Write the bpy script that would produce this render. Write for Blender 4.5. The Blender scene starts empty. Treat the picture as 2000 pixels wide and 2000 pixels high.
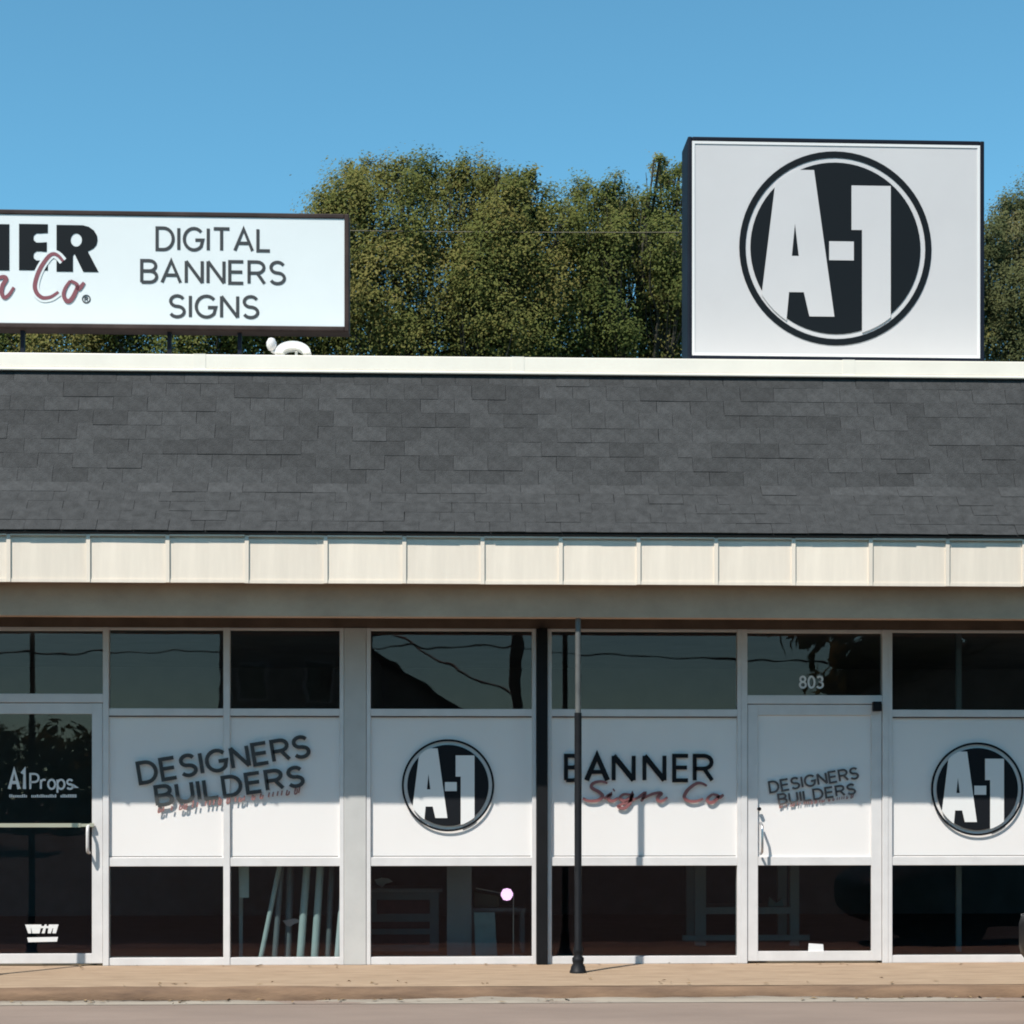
import bpy, math, random
import numpy as np
from mathutils import Vector, Matrix
from mathutils.geometry import tessellate_polygon

R = math.radians
random.seed(7)
scene = bpy.context.scene
col = scene.collection

# ------------------------------------------------------------------ camera
F = 3600.0                 # focal length in pixels of a 2000 px wide picture
D0 = 15.0                  # metres to the facade along the view axis
YAW = math.atan(0.0382)
EYE = 1.39
cam_d = bpy.data.cameras.new('camera')
cam = bpy.data.objects.new('camera', cam_d)
col.objects.link(cam)
CY = -D0 * math.cos(YAW)
cam.location = (0.0, CY, EYE)
cam.rotation_euler = (R(90), 0, -YAW)
cam_d.sensor_width = 36.0
cam_d.lens = 36.0 * F / 2000.0
cam_d.shift_y = 0.275
cam_d.clip_start = 0.1
cam_d.clip_end = 3000
scene.camera = cam

# ------------------------------------------------------------------ sky, sun, exposure
SUN_AZ, SUN_EL = R(37.5), R(54.4)
world = bpy.data.worlds.new('World')
scene.world = world
world.use_nodes = True
wn, wl = world.node_tree.nodes, world.node_tree.links
bg = wn['Background']
sky = wn.new('ShaderNodeTexSky')
sky.sky_type = 'NISHITA'
sky.sun_disc = False
sky.sun_elevation = SUN_EL
sky.sun_rotation = math.pi + SUN_AZ
sky.altitude = 0
sky.air_density = 0.75
sky.dust_density = 0.0
sky.ozone_density = 3.0
hs = wn.new('ShaderNodeHueSaturation')
hs.inputs['Saturation'].default_value = 1.0
hs.inputs['Value'].default_value = 1.0
wl.new(sky.outputs[0], hs.inputs['Color'])
tint = wn.new('ShaderNodeMix')
tint.data_type = 'RGBA'
tint.blend_type = 'MULTIPLY'
tint.inputs['Factor'].default_value = 1.0
tint.inputs['B'].default_value = (0.64, 1.08, 0.95, 1)      # the clear cyan-blue of this day's sky, all round
wl.new(hs.outputs[0], tint.inputs['A'])
wl.new(tint.outputs['Result'], bg.inputs['Color'])
bg.inputs['Strength'].default_value = 0.15
sd = bpy.data.lights.new('sun', 'SUN')
sd.energy = 5.0
sd.angle = R(0.53)
sd.color = (1.0, 0.955, 0.88)
sun = bpy.data.objects.new('sun', sd)
col.objects.link(sun)
to_sun = Vector((-math.sin(SUN_AZ) * math.cos(SUN_EL), -math.cos(SUN_AZ) * math.cos(SUN_EL), math.sin(SUN_EL)))
sun.rotation_euler = to_sun.to_track_quat('Z', 'Y').to_euler()
sun.location = to_sun * 60
vs = scene.view_settings
vs.view_transform = 'Standard'
vs.look = 'None'
vs.exposure = 0.45
vs.gamma = 1.0
vs.use_curve_mapping = False
scene.cycles.filter_width = 1.9
scene.cycles.max_bounces = 8
scene.cycles.transparent_max_bounces = 16

# ------------------------------------------------------------------ helpers
vd = Vector((math.sin(YAW), math.cos(YAW), 0))
vr = Vector((math.cos(YAW), -math.sin(YAW), 0))


def P(u, v, Y):
    """where the sight line of photo pixel (u, v) meets the upright plane at depth Y"""
    ray = vd + vr * ((u - 1000.0) / F) + Vector((0, 0, (1550.0 - v) / F))
    return Vector((0, CY, EYE)) + ray * ((Y - CY) / ray.y)


def X(u, Y=0.0):
    return P(u, 1550, Y).x


def Z(v, Y=0.0):
    return P(1000, v, Y).z


def tag(o, label=None, cat=None, group=None, kind=None):
    if label: o['label'] = label
    if cat: o['category'] = cat
    if group: o['group'] = group
    if kind: o['kind'] = kind
    return o


def empty(name, loc=(0, 0, 0), rz=0.0):
    o = bpy.data.objects.new(name, None)
    o.empty_display_size = 0.2
    o.location = loc
    o.rotation_euler = (0, 0, rz)
    col.objects.link(o)
    return o


def add(name, me, parent=None):
    o = bpy.data.objects.new(name, me)
    col.objects.link(o)
    if parent is not None:
        o.parent = parent
    return o


class MB:
    def __init__(self):
        self.v, self.f, self.m, self.s = [], [], [], []

    def raw(self, vs_, fs_, mi=0, smooth=False):
        b = len(self.v)
        self.v.extend([tuple(p) for p in vs_])
        for f in fs_:
            self.f.append(tuple(b + i for i in f))
            self.m.append(mi)
            self.s.append(smooth)
        return self

    def box(self, x0, x1, y0, y1, z0, z1, mi=0):
        return self.raw([(x0, y0, z0), (x1, y0, z0), (x1, y1, z0), (x0, y1, z0),
                         (x0, y0, z1), (x1, y0, z1), (x1, y1, z1), (x0, y1, z1)],
                        [(0, 3, 2, 1), (4, 5, 6, 7), (0, 1, 5, 4), (1, 2, 6, 5), (2, 3, 7, 6), (3, 0, 4, 7)], mi)

    def prism(self, pts, y0, y1, mi=0):
        """polygon in the x-z plane given as (x, z), from front y0 to back y1"""
        n = len(pts)
        a = sum(pts[i][0] * pts[(i + 1) % n][1] - pts[(i + 1) % n][0] * pts[i][1] for i in range(n))
        if a < 0:
            pts = pts[::-1]
        v = [(x, y0, z) for x, z in pts] + [(x, y1, z) for x, z in pts]
        tris = tessellate_polygon([[Vector((x, z, 0)) for x, z in pts]])
        fs = []
        for t in tris:
            p, q, r_ = [pts[i] for i in t]
            ar = (q[0] - p[0]) * (r_[1] - p[1]) - (r_[0] - p[0]) * (q[1] - p[1])
            t = tuple(t) if ar > 0 else tuple(t)[::-1]
            fs.append(t)
            fs.append(tuple(i + n for i in t[::-1]))
        for i in range(n):
            j = (i + 1) % n
            fs.append((j, i, i + n, j + n))
        return self.raw(v, fs, mi)

    def ribbon(self, pts, w, y0, y1, mi=0, closed=False):
        """stroke of width w (number or list) along (x, z) points, front y0, back y1"""
        n = len(pts)
        if n < 2:
            return self
        ws = w if isinstance(w, (list, tuple)) else [w] * n
        L, Rr = [], []
        for i in range(n):
            a = pts[(i - 1) % n] if (closed or i > 0) else None
            b = pts[(i + 1) % n] if (closed or i < n - 1) else None
            p = pts[i]
            ds = []
            if a is not None: ds.append(Vector((p[0] - a[0], p[1] - a[1])))
            if b is not None: ds.append(Vector((b[0] - p[0], b[1] - p[1])))
            ds = [d.normalized() if d.length > 1e-9 else Vector((1, 0)) for d in ds]
            if len(ds) == 2:
                t = ds[0] + ds[1]
                t = t.normalized() if t.length > 1e-6 else ds[0]
                c = max(0.45, t.dot(ds[0]))
            else:
                t, c = ds[0], 1.0
            nx, nz = -t.y, t.x
            h = ws[i] * 0.5 / c
            L.append((p[0] + nx * h, p[1] + nz * h))
            Rr.append((p[0] - nx * h, p[1] - nz * h))
        v = [(x, y0, z) for x, z in L] + [(x, y0, z) for x, z in Rr] + [(x, y1, z) for x, z in L] + [(x, y1, z) for x, z in Rr]
        fs = []
        m = n if closed else n - 1
        for i in range(m):
            j = (i + 1) % n
            fs.append((i, n + i, n + j, j))
            fs.append((2 * n + i, i, j, 2 * n + j))
            fs.append((n + i, 3 * n + i, 3 * n + j, n + j))
        if not closed:
            fs.append((0, 2 * n, 3 * n, n))
            fs.append((n - 1, 2 * n - 1, 4 * n - 1, 3 * n - 1))
        return self.raw(v, fs, mi)

    def tube(self, pts, rad, n=8, mi=0, smooth=True, cap=True):
        pts = [Vector(p) for p in pts]
        rs = rad if isinstance(rad, (list, tuple)) else [rad] * len(pts)
        v, fs = [], []
        ref = None
        for i, p in enumerate(pts):
            t = (pts[min(i + 1, len(pts) - 1)] - pts[max(i - 1, 0)])
            t = t.normalized() if t.length > 1e-9 else Vector((0, 0, 1))
            if ref is None:
                ref = Vector((1, 0, 0)) if abs(t.x) < 0.8 else Vector((0, 1, 0))
            a = (ref - t * ref.dot(t)).normalized()
            ref = a
            b = t.cross(a)
            for k in range(n):
                th = 2 * math.pi * k / n
                v.append(p + (a * math.cos(th) + b * math.sin(th)) * rs[i])
        for i in range(len(pts) - 1):
            for k in range(n):
                q = (k + 1) % n
                fs.append((i * n + k, i * n + q, (i + 1) * n + q, (i + 1) * n + k))
        self.raw(v, fs, mi, smooth)
        if cap:
            self.raw(v[:n], [tuple(range(n))[::-1]], mi)
            self.raw(v[-n:], [tuple(range(n))], mi)
        return self

    def lathe(self, prof, c=(0, 0, 0), n=16, mi=0, smooth=True):
        """profile of (radius, z) turned about the upright axis through c"""
        return self.tube([(c[0], c[1], c[2] + z + 1e-5 * i) for i, (r_, z) in enumerate(prof)], [max(r_, 1e-4) for r_, z in prof], n, mi, smooth)

    def mesh(self, name, mats):
        me = bpy.data.meshes.new(name)
        me.from_pydata(self.v, [], self.f)
        for m in (mats if isinstance(mats, (list, tuple)) else [mats]):
            me.materials.append(m)
        me.polygons.foreach_set('material_index', self.m)
        me.polygons.foreach_set('use_smooth', self.s)
        me.update()
        return me

    def build(self, name, mats, parent=None, bevel=0.0):
        o = add(name, self.mesh(name, mats), parent)
        if bevel:
            b = o.modifiers.new('bevel', 'BEVEL')
            b.width = bevel
            b.segments = 2
            b.limit_method = 'ANGLE'
        return o


# ------------------------------------------------------------------ materials
def mat(name, c, rough=0.6, metal=0.0, var=0.0, vscale=3.0, rand=0.0, bump=0.0, bscale=80.0, c2=None, spec=0.5, stretch=(1, 1, 1), detail=6.0):
    c = tuple(q * .86 for q in c)
    c2 = None if c2 is None else tuple(q * .86 for q in c2)
    m = bpy.data.materials.new(name)
    m.use_nodes = True
    nt = m.node_tree
    n, l = nt.nodes, nt.links
    b = n['Principled BSDF']
    b.inputs['Roughness'].default_value = rough
    b.inputs['Metallic'].default_value = metal
    b.inputs['Specular IOR Level'].default_value = spec
    tc = n.new('ShaderNodeTexCoord')
    mp = n.new('ShaderNodeMapping')
    mp.inputs['Scale'].default_value = stretch
    l.new(tc.outputs['Object'], mp.inputs['Vector'])
    rgb = n.new('ShaderNodeRGB')
    rgb.outputs[0].default_value = (*c, 1)
    out = rgb.outputs[0]
    if c2 is not None or var:
        nz = n.new('ShaderNodeTexNoise')
        nz.inputs['Scale'].default_value = vscale
        nz.inputs['Detail'].default_value = detail
        nz.inputs['Roughness'].default_value = 0.62
        l.new(mp.outputs[0], nz.inputs['Vector'])
        cr = n.new('ShaderNodeValToRGB')
        cr.color_ramp.elements[0].position = 0.32
        cr.color_ramp.elements[1].position = 0.68
        l.new(nz.outputs['Fac'], cr.inputs[0])
        if c2 is not None:
            mx = n.new('ShaderNodeMix')
            mx.data_type = 'RGBA'
            l.new(cr.outputs[0], mx.inputs['Factor'])
            l.new(out, mx.inputs['A'])
            mx.inputs['B'].default_value = (*c2, 1)
            out = mx.outputs['Result']
        else:
            hv = n.new('ShaderNodeHueSaturation')
            mr = n.new('ShaderNodeMapRange')
            mr.inputs['To Min'].default_value = 1 - var
            mr.inputs['To Max'].default_value = 1 + var
            l.new(cr.outputs[0], mr.inputs['Value'])
            l.new(mr.outputs[0], hv.inputs['Value'])
            l.new(out, hv.inputs['Color'])
            out = hv.outputs[0]
    if rand:
        oi = n.new('ShaderNodeObjectInfo')
        hv = n.new('ShaderNodeHueSaturation')
        mr = n.new('ShaderNodeMapRange')
        mr.inputs['To Min'].default_value = 1 - rand
        mr.inputs['To Max'].default_value = 1 + rand
        l.new(oi.outputs['Random'], mr.inputs['Value'])
        l.new(mr.outputs[0], hv.inputs['Value'])
        l.new(out, hv.inputs['Color'])
        out = hv.outputs[0]
    l.new(out, b.inputs['Base Color'])
    if bump:
        nb = n.new('ShaderNodeTexNoise')
        nb.inputs['Scale'].default_value = bscale
        nb.inputs['Detail'].default_value = 4
        l.new(mp.outputs[0], nb.inputs['Vector'])
        bp = n.new('ShaderNodeBump')
        bp.inputs['Strength'].default_value = bump
        bp.inputs['Distance'].default_value = 0.01
        l.new(nb.outputs['Fac'], bp.inputs['Height'])
        l.new(bp.outputs[0], b.inputs['Normal'])
    return m


def glass_mat(name, tint, tintcol=(0.94, 1.0, 1.0), f0=0.028, glosscol=(1.0, 0.62, 0.60)):
    m = bpy.data.materials.new(name)
    m.use_nodes = True
    nt = m.node_tree
    n, l = nt.nodes, nt.links
    n.clear()
    o = n.new('ShaderNodeOutputMaterial')
    mx = n.new('ShaderNodeMixShader')
    lw = n.new('ShaderNodeLayerWeight')
    lw.inputs['Blend'].default_value = 0.5
    pw = n.new('ShaderNodeMath')
    pw.operation = 'POWER'
    pw.inputs[1].default_value = 5.0
    l.new(lw.outputs['Facing'], pw.inputs[0])
    fr = n.new('ShaderNodeMath')
    fr.operation = 'MULTIPLY_ADD'
    fr.inputs[1].default_value = (1 - f0) * (1.0 if f0 > .02 else .3)
    fr.inputs[2].default_value = f0
    l.new(pw.outputs[0], fr.inputs[0])
    tr = n.new('ShaderNodeBsdfTransparent')
    tr.inputs['Color'].default_value = (*[tint * t for t in tintcol], 1)
    gl = n.new('ShaderNodeBsdfGlossy')
    gl.inputs['Roughness'].default_value = 0.004
    gl.inputs['Color'].default_value = (*glosscol, 1)
    nz = n.new('ShaderNodeTexNoise')
    nz.inputs['Scale'].default_value = 1.7
    bp = n.new('ShaderNodeBump')
    bp.inputs['Strength'].default_value = 0.05
    bp.inputs['Distance'].default_value = 0.02
    tc = n.new('ShaderNodeTexCoord')
    l.new(tc.outputs['Object'], nz.inputs['Vector'])
    l.new(nz.outputs['Fac'], bp.inputs['Height'])
    l.new(bp.outputs[0], gl.inputs['Normal'])
    l.new(fr.outputs[0], mx.inputs[0])
    l.new(tr.outputs[0], mx.inputs[1])
    l.new(gl.outputs[0], mx.inputs[2])
    l.new(mx.outputs[0], o.inputs['Surface'])
    return m


def leaf_mat(name, c1, c2, c3, tr=0.28):
    m = bpy.data.materials.new(name)
    m.use_nodes = True
    nt = m.node_tree
    n, l = nt.nodes, nt.links
    n.clear()
    o = n.new('ShaderNodeOutputMaterial')
    at = n.new('ShaderNodeAttribute')
    at.attribute_name = 'hue'
    cr = n.new('ShaderNodeValToRGB')
    e = cr.color_ramp.elements
    e[0].position, e[0].color = 0.0, (*c1, 1)
    e[1].position, e[1].color = 1.0, (*c3, 1)
    k = e.new(0.55)
    k.color = (*c2, 1)
    l.new(at.outputs['Fac'], cr.inputs[0])
    df = n.new('ShaderNodeBsdfDiffuse')
    ts = n.new('ShaderNodeBsdfTranslucent')
    mx = n.new('ShaderNodeMixShader')
    mx.inputs[0].default_value = tr
    l.new(cr.outputs[0], df.inputs['Color'])
    l.new(cr.outputs[0], ts.inputs['Color'])
    l.new(df.outputs[0], mx.inputs[1])
    l.new(ts.outputs[0], mx.inputs[2])
    l.new(mx.outputs[0], o.inputs['Surface'])
    return m


def emit_mat(name, c, s):
    m = bpy.data.materials.new(name)
    m.use_nodes = True
    b = m.node_tree.nodes['Principled BSDF']
    b.inputs['Base Color'].default_value = (*c, 1)
    b.inputs['Emission Color'].default_value = (*c, 1)
    b.inputs['Emission Strength'].default_value = s
    return m


M = {}
M['shingle'] = mat('asphalt_shingle', (0.0415, 0.0422, 0.0430), 0.92, rand=0.22, var=0.34, vscale=13, bump=0.7, bscale=110)
M['underlay'] = mat('roof_felt', (0.045, 0.047, 0.05), 0.95, var=0.2)
M['cream'] = mat('cream_metal', (0.825, 0.72, 0.60), 0.45, rand=0.05, var=0.07, vscale=3.0, stretch=(3, 1, 0.35))
M['cap'] = mat('white_coping', (0.94, 0.865, 0.745), 0.4, var=0.05, vscale=2.0)
M['beam'] = mat('painted_beam', (0.66, 0.455, 0.31), 0.8, c2=(0.51, 0.345, 0.235), vscale=2.2, stretch=(1, 1, 1.4), bump=0.15, bscale=40)
M['soffit'] = mat('soffit_board', (0.20, 0.17, 0.14), 0.9, var=0.25, vscale=3)
M['header'] = mat('brown_header', (0.13, 0.09, 0.065), 0.85, var=0.25, vscale=4)
M['frame'] = mat('pale_aluminium', (0.69, 0.665, 0.655), 0.42, metal=0.0, var=0.06, vscale=5)
M['pier'] = mat('grey_painted_pier', (0.54, 0.525, 0.505), 0.6, var=0.06, vscale=4)
M['board'] = mat('white_board', (0.86, 0.825, 0.80), 0.55, var=0.02, vscale=1.2)
M['glass'] = glass_mat('window_glass', 0.84)
M['clear'] = glass_mat('clear_glass', 0.997, (1, 1, 1), 0.004)
M['black'] = mat('black_paint', (0.009, 0.009, 0.010), 0.6, var=0.2, spec=0.15)
M['post'] = mat('dark_post_paint', (0.010, 0.010, 0.012), 0.55, spec=0.2, var=0.25, vscale=9)
M['post_hi'] = mat('grey_post_tube', (0.12, 0.12, 0.115), 0.45, var=0.2, vscale=9)
M['shadow_line'] = mat('grey_shadow_line', (0.07, 0.065, 0.06), 0.8)
M['ink'] = mat('black_vinyl', (0.008, 0.009, 0.012), 0.6, spec=0.15)
M['inksign'] = mat('black_sign_vinyl', (0.007, 0.010, 0.013), 0.6, spec=0.12)
M['fadedink'] = mat('faded_grey_vinyl', (0.055, 0.060, 0.062), 0.7, spec=0.1, c2=(0.075, 0.08, 0.082), vscale=9)
M['smudge'] = mat('smudged_vinyl', (0.15, 0.13, 0.128), 0.7, spec=0.1, c2=(0.085, 0.082, 0.085), vscale=14)
M['palered'] = mat('faded_red_vinyl', (0.32, 0.16, 0.15), 0.7, spec=0.1)
M['greyink'] = mat('grey_vinyl', (0.055, 0.06, 0.065), 0.6, spec=0.15)
M['red'] = mat('red_vinyl', (0.25, 0.09, 0.09), 0.5)
M['redsign'] = mat('dull_red_vinyl', (0.22, 0.06, 0.075), 0.5)
M['whitevinyl'] = mat('white_vinyl', (0.80, 0.785, 0.77), 0.5)
M['signface'] = mat('sign_face', (0.63, 0.605, 0.60), 0.4, var=0.03, vscale=1.1)
M['signwhite'] = mat('bright_sign_face', (0.76, 0.80, 0.80), 0.4, var=0.03, vscale=1.0)
M['cabinet'] = mat('dark_sign_cabinet', (0.006, 0.009, 0.018), 0.6, spec=0.15, var=0.3, vscale=3)
M['cabinet2'] = mat('brown_sign_cabinet', (0.045, 0.030, 0.027), 0.6, spec=0.15, var=0.35, vscale=3)
M['roofdeck'] = mat('roof_deck', (0.22, 0.20, 0.18), 0.9, var=0.2)
M['wall'] = mat('block_wall', (0.42, 0.39, 0.34), 0.9, var=0.1)
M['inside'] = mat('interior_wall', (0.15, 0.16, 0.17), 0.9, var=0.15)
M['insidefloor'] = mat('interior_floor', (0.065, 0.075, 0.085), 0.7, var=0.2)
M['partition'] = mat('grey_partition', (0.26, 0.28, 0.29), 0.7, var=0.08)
M['asphalt'] = mat('asphalt', (0.058, 0.054, 0.050), 0.95, c2=(0.044, 0.041, 0.038), vscale=1.6, bump=0.4, bscale=120)
M['apron'] = mat('pale_apron', (0.270, 0.203, 0.163), 0.95, c2=(0.205, 0.152, 0.122), vscale=1.6, stretch=(0.35, 1, 1), bump=0.4, bscale=120)
M['walk'] = mat('tan_concrete', (0.40, 0.288, 0.192), 0.95, c2=(0.285, 0.196, 0.126), vscale=5, stretch=(0.55, 2.0, 1), bump=0.6, bscale=45, detail=10)
M['kerb'] = mat('brown_kerb', (0.235, 0.145, 0.088), 0.95, c2=(0.12, 0.072, 0.045), vscale=3.5, stretch=(0.6, 2, 4), bump=0.5, bscale=45)
M['gutter'] = mat('pale_gutter', (0.36, 0.31, 0.25), 0.95, c2=(0.25, 0.215, 0.175), vscale=4, stretch=(0.5, 2, 1), bump=0.3, bscale=60)
M['bark'] = mat('bark', (0.040, 0.036, 0.024), 0.95, var=0.3, vscale=6, bump=0.6, bscale=30)
M['leaf_a'] = leaf_mat('olive_leaves', (0.082, 0.096, 0.030), (0.128, 0.134, 0.041), (0.185, 0.160, 0.054))
M['leaf_b'] = leaf_mat('green_leaves', (0.068, 0.088, 0.027), (0.116, 0.130, 0.040), (0.18, 0.160, 0.056))
M['leaf_c'] = leaf_mat('grey_green_leaves', (0.070, 0.080, 0.036), (0.112, 0.118, 0.052), (0.165, 0.148, 0.072))
M['wood'] = mat('weathered_pole', (0.14, 0.11, 0.085), 0.9, var=0.3, vscale=8)
M['cable'] = mat('tan_cable', (0.17, 0.14, 0.09), 0.6)
M['wire'] = mat('black_wire', (0.02, 0.02, 0.02), 0.6)
M['metal'] = mat('brushed_metal', (0.55, 0.56, 0.58), 0.3, metal=0.9)
M['brass'] = mat('pale_push_bar', (0.62, 0.58, 0.44), 0.35, metal=0.5)
M['paper'] = mat('white_paper', (0.80, 0.81, 0.80), 0.7)
M['roll'] = mat('grey_vinyl_roll', (0.48, 0.55, 0.54), 0.5, var=0.08, vscale=5)
M['rollw'] = mat('white_vinyl_roll', (0.62, 0.66, 0.66), 0.5, var=0.06, vscale=5)
M['rolld'] = mat('dark_vinyl_roll', (0.16, 0.18, 0.19), 0.5, var=0.1, vscale=5)
M['teal'] = mat('teal_board', (0.20, 0.32, 0.33), 0.6, var=0.12, vscale=6)
M['maroon'] = mat('maroon_fabric', (0.10, 0.03, 0.035), 0.8, var=0.3, vscale=8)
M['darkgreen'] = mat('dark_green_box', (0.06, 0.075, 0.045), 0.7, var=0.2)
M['pinkish'] = mat('pale_pink_card', (0.50, 0.38, 0.37), 0.7)
M['tableframe'] = mat('grey_table_frame', (0.30, 0.33, 0.33), 0.5)
M['pink'] = emit_mat('pink_lamp_glow', (1.0, 0.55, 0.92), 1.6)
M['housewall'] = mat('house_siding', (0.30, 0.28, 0.25), 0.9, var=0.1)
M['houseroof'] = mat('house_shingles', (0.06, 0.055, 0.05), 0.95, var=0.2, vscale=5)
M['housetrim'] = mat('house_trim', (0.6, 0.6, 0.58), 0.6)
M['paint'] = mat('black_car_paint', (0.005, 0.005, 0.007), 0.4, spec=0.12)
M['rubber'] = mat('tyre_rubber', (0.02, 0.02, 0.02), 0.9)
M['lamp'] = mat('headlight_lens', (0.05, 0.052, 0.056), 0.1)
M['carglass'] = mat('dark_car_glass', (0.015, 0.017, 0.02), 0.05)

# ------------------------------------------------------------------ lettering
def arc(cx, cy, rx, ry, a0, a1, n=10):
    return [(cx + rx * math.cos(R(a0 + (a1 - a0) * i / n)), cy + ry * math.sin(R(a0 + (a1 - a0) * i / n))) for i in range(n + 1)]


G = {   # glyph: (width, [(points, closed)])
    'D': (.70, [([(0, 0), (0, 1)] + arc(.28, .5, .42, .5, 90, -90, 12), True)]),
    'I': (.0, [([(0, 0), (0, 1)], False)]),
    'G': (.80, [(arc(.42, .5, .42, .5, 42, 318, 18) + [(.80, .46), (.48, .46)], False)]),
    'T': (.68, [([(.34, 0), (.34, 1)], False), ([(0, 1), (.68, 1)], False)]),
    'A': (.76, [([(0, 0), (.38, 1), (.76, 0)], False), ([(.13, .34), (.63, .34)], False)]),
    'L': (.52, [([(0, 1), (0, 0), (.52, 0)], False)]),
    'B': (.60, [([(0, 0), (0, 1)] + arc(.32, .76, .26, .24, 90, -90, 8) + [(0, .52)], False),
                ([(0, .52)] + arc(.34, .26, .28, .26, 90, -90, 8) + [(0, 0)], False)]),
    'N': (.66, [([(0, 0), (0, 1)], False), ([(0, 1), (.66, 0)], False), ([(.66, 0), (.66, 1)], False)]),
    'E': (.56, [([(.56, 1), (0, 1), (0, 0), (.56, 0)], False), ([(0, .52), (.52, .52)], False)]),
    'R': (.64, [([(0, 0), (0, 1)] + arc(.34, .74, .28, .26, 90, -90, 8) + [(0, .48)], False), ([(.34, .48), (.64, 0)], False)]),
    'S': (.60, [(arc(.30, .75, .27, .25, 25, 270, 12) + arc(.30, .25, .29, .25, 80, -155, 12), False)]),
    'U': (.62, [([(0, 1)] + arc(.31, .31, .31, .31, 180, 360, 10) + [(.62, 1)], False)]),
    'P': (.58, [([(0, 0), (0, 1)] + arc(.30, .73, .28, .27, 90, -90, 8) + [(0, .46)], False)]),
    '8': (.52, [(arc(.26, .76, .22, .24, 0, 360, 12)[:-1], True), (arc(.26, .26, .26, .26, 0, 360, 12)[:-1], True)]),
    '0': (.52, [(arc(.26, .5, .26, .5, 0, 360, 16)[:-1], True)]),
    '3': (.50, [(arc(.23, .76, .23, .24, 150, -80, 10) + arc(.23, .26, .27, .26, 80, -150, 10), False)]),
    '1': (.22, [([(0, .8), (.2, 1), (.2, 0)], False)]),
    'r': (.34, [([(0, 0), (0, .62)], False), ([(0, .38)] + arc(.22, .38, .22, .24, 170, 60, 5), False)]),
    'o': (.50, [(arc(.25, .31, .25, .31, 0, 360, 12)[:-1], True)]),
    'p': (.50, [([(0, .62), (0, -.25)], False), (arc(.25, .31, .25, .31, 0, 360, 12)[:-1], True)]),
    's': (.42, [(arc(.21, .46, .19, .16, 25, 270, 8) + arc(.21, .16, .20, .16, 80, -155, 8), False)]),
    ' ': (.30, []),
}


def text(mb, s, x, z, h, stroke, y0, y1, width=None, ang=0.0, gap=.22, mi=0, thick_diag=0.0):
    tot = sum(G[c][0] for c in s) + gap * (len(s) - 1)
    sx = (width / (tot * h)) if width else 1.0
    ca, sa = math.cos(R(ang)), math.sin(R(ang))
    cx = 0.0
    for c in s:
        w, strokes = G[c]
        for k, (pts, closed) in enumerate(strokes):
            q = []
            for px, pz in pts:
                lx, lz = (cx + px) * h * sx, pz * h
                q.append((x + lx * ca - lz * sa, z + lx * sa + lz * ca))
            st = stroke
            if thick_diag and ((c == 'N' and k == 1) or (c == 'A' and k == 0)):
                st = stroke * thick_diag
            dy = 0.0003 * k
            mb.ribbon(q, st, y0 - dy, y1, mi, closed)
        cx += w + gap


def smooth_path(pts, n=6):
    out = []
    m = len(pts)
    for i in range(m - 1):
        p0, p1, p2, p3 = pts[max(i - 1, 0)], pts[i], pts[i + 1], pts[min(i + 2, m - 1)]
        for k in range(n):
            t = k / n
            out.append(tuple(0.5 * (2 * p1[a] + (p2[a] - p0[a]) * t + (2 * p0[a] - 5 * p1[a] + 4 * p2[a] - p3[a]) * t * t
                                    + (3 * p1[a] - p0[a] - 3 * p2[a] + p3[a]) * t ** 3) for a in (0, 1)))
    out.append(tuple(pts[-1]))
    return out


def clip_circle(pts, r, n=64):
    cl = [(r * math.cos(2 * math.pi * i / n), r * math.sin(2 * math.pi * i / n)) for i in range(n)]
    a = sum(pts[i][0] * pts[(i + 1) % len(pts)][1] - pts[(i + 1) % len(pts)][0] * pts[i][1] for i in range(len(pts)))
    if a < 0:
        pts = pts[::-1]
    out = list(pts)
    for i in range(n):
        a_, b_ = cl[i], cl[(i + 1) % n]
        side = lambda p: (b_[0] - a_[0]) * (p[1] - a_[1]) - (b_[1] - a_[1]) * (p[0] - a_[0])
        inp, out = out, []
        for j in range(len(inp)):
            p, q = inp[j], inp[(j + 1) % len(inp)]
            sp, sq = side(p), side(q)
            if sp >= 0:
                out.append(p)
            if (sp >= 0) != (sq >= 0):
                t = sp / (sp - sq)
                out.append((p[0] + (q[0] - p[0]) * t, p[1] + (q[1] - p[1]) * t))
        if not out:
            return []
    return out


def round_logo(mb, cx, cz, r, y, ring=0.065, disc=0.885, clipr=0.91, white_disc=True):
    """ring, black disc and the white A-1 on it; y is the plane it is stuck to (front is -y)"""
    n = 72
    def circ(rr): return [(cx + rr * r * math.cos(2 * math.pi * i / n), cz + rr * r * math.sin(2 * math.pi * i / n)) for i in range(n)]
    mb.ribbon([(cx + (1 - ring / 2) * r * math.cos(2 * math.pi * i / n), cz + (1 - ring / 2) * r * math.sin(2 * math.pi * i / n)) for i in range(n)],
              ring * r, y - .004, y, 0, True)
    mb.prism(circ(disc), y - .004, y, 0)
    q = lambda pts: [((x - 917) / 520.0, (705 - z) / 524.0) for x, z in pts]
    polys = [q([(600, 285), (697, 285), (697, 575), (680, 750), (665, 945), (650, 1110), (499, 1110)]),
             q([(697, 285), (800, 285), (910, 1075), (775, 1075), (745, 945), (718, 750), (697, 575)]),
             q([(680, 750), (718, 750), (745, 945), (665, 945)]),
             q([(1003, 365), (1215, 365), (1215, 1250), (1060, 1250), (1060, 605), (1003, 605)]),
             q([(882, 668), (1015, 668), (1015, 770), (882, 770)])]
    for p in polys:
        p = clip_circle(p, clipr)
        if len(p) > 2:
            mb.prism([(cx + a * r, cz + b * r) for a, b in p], y - .008, y, 1)


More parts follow.
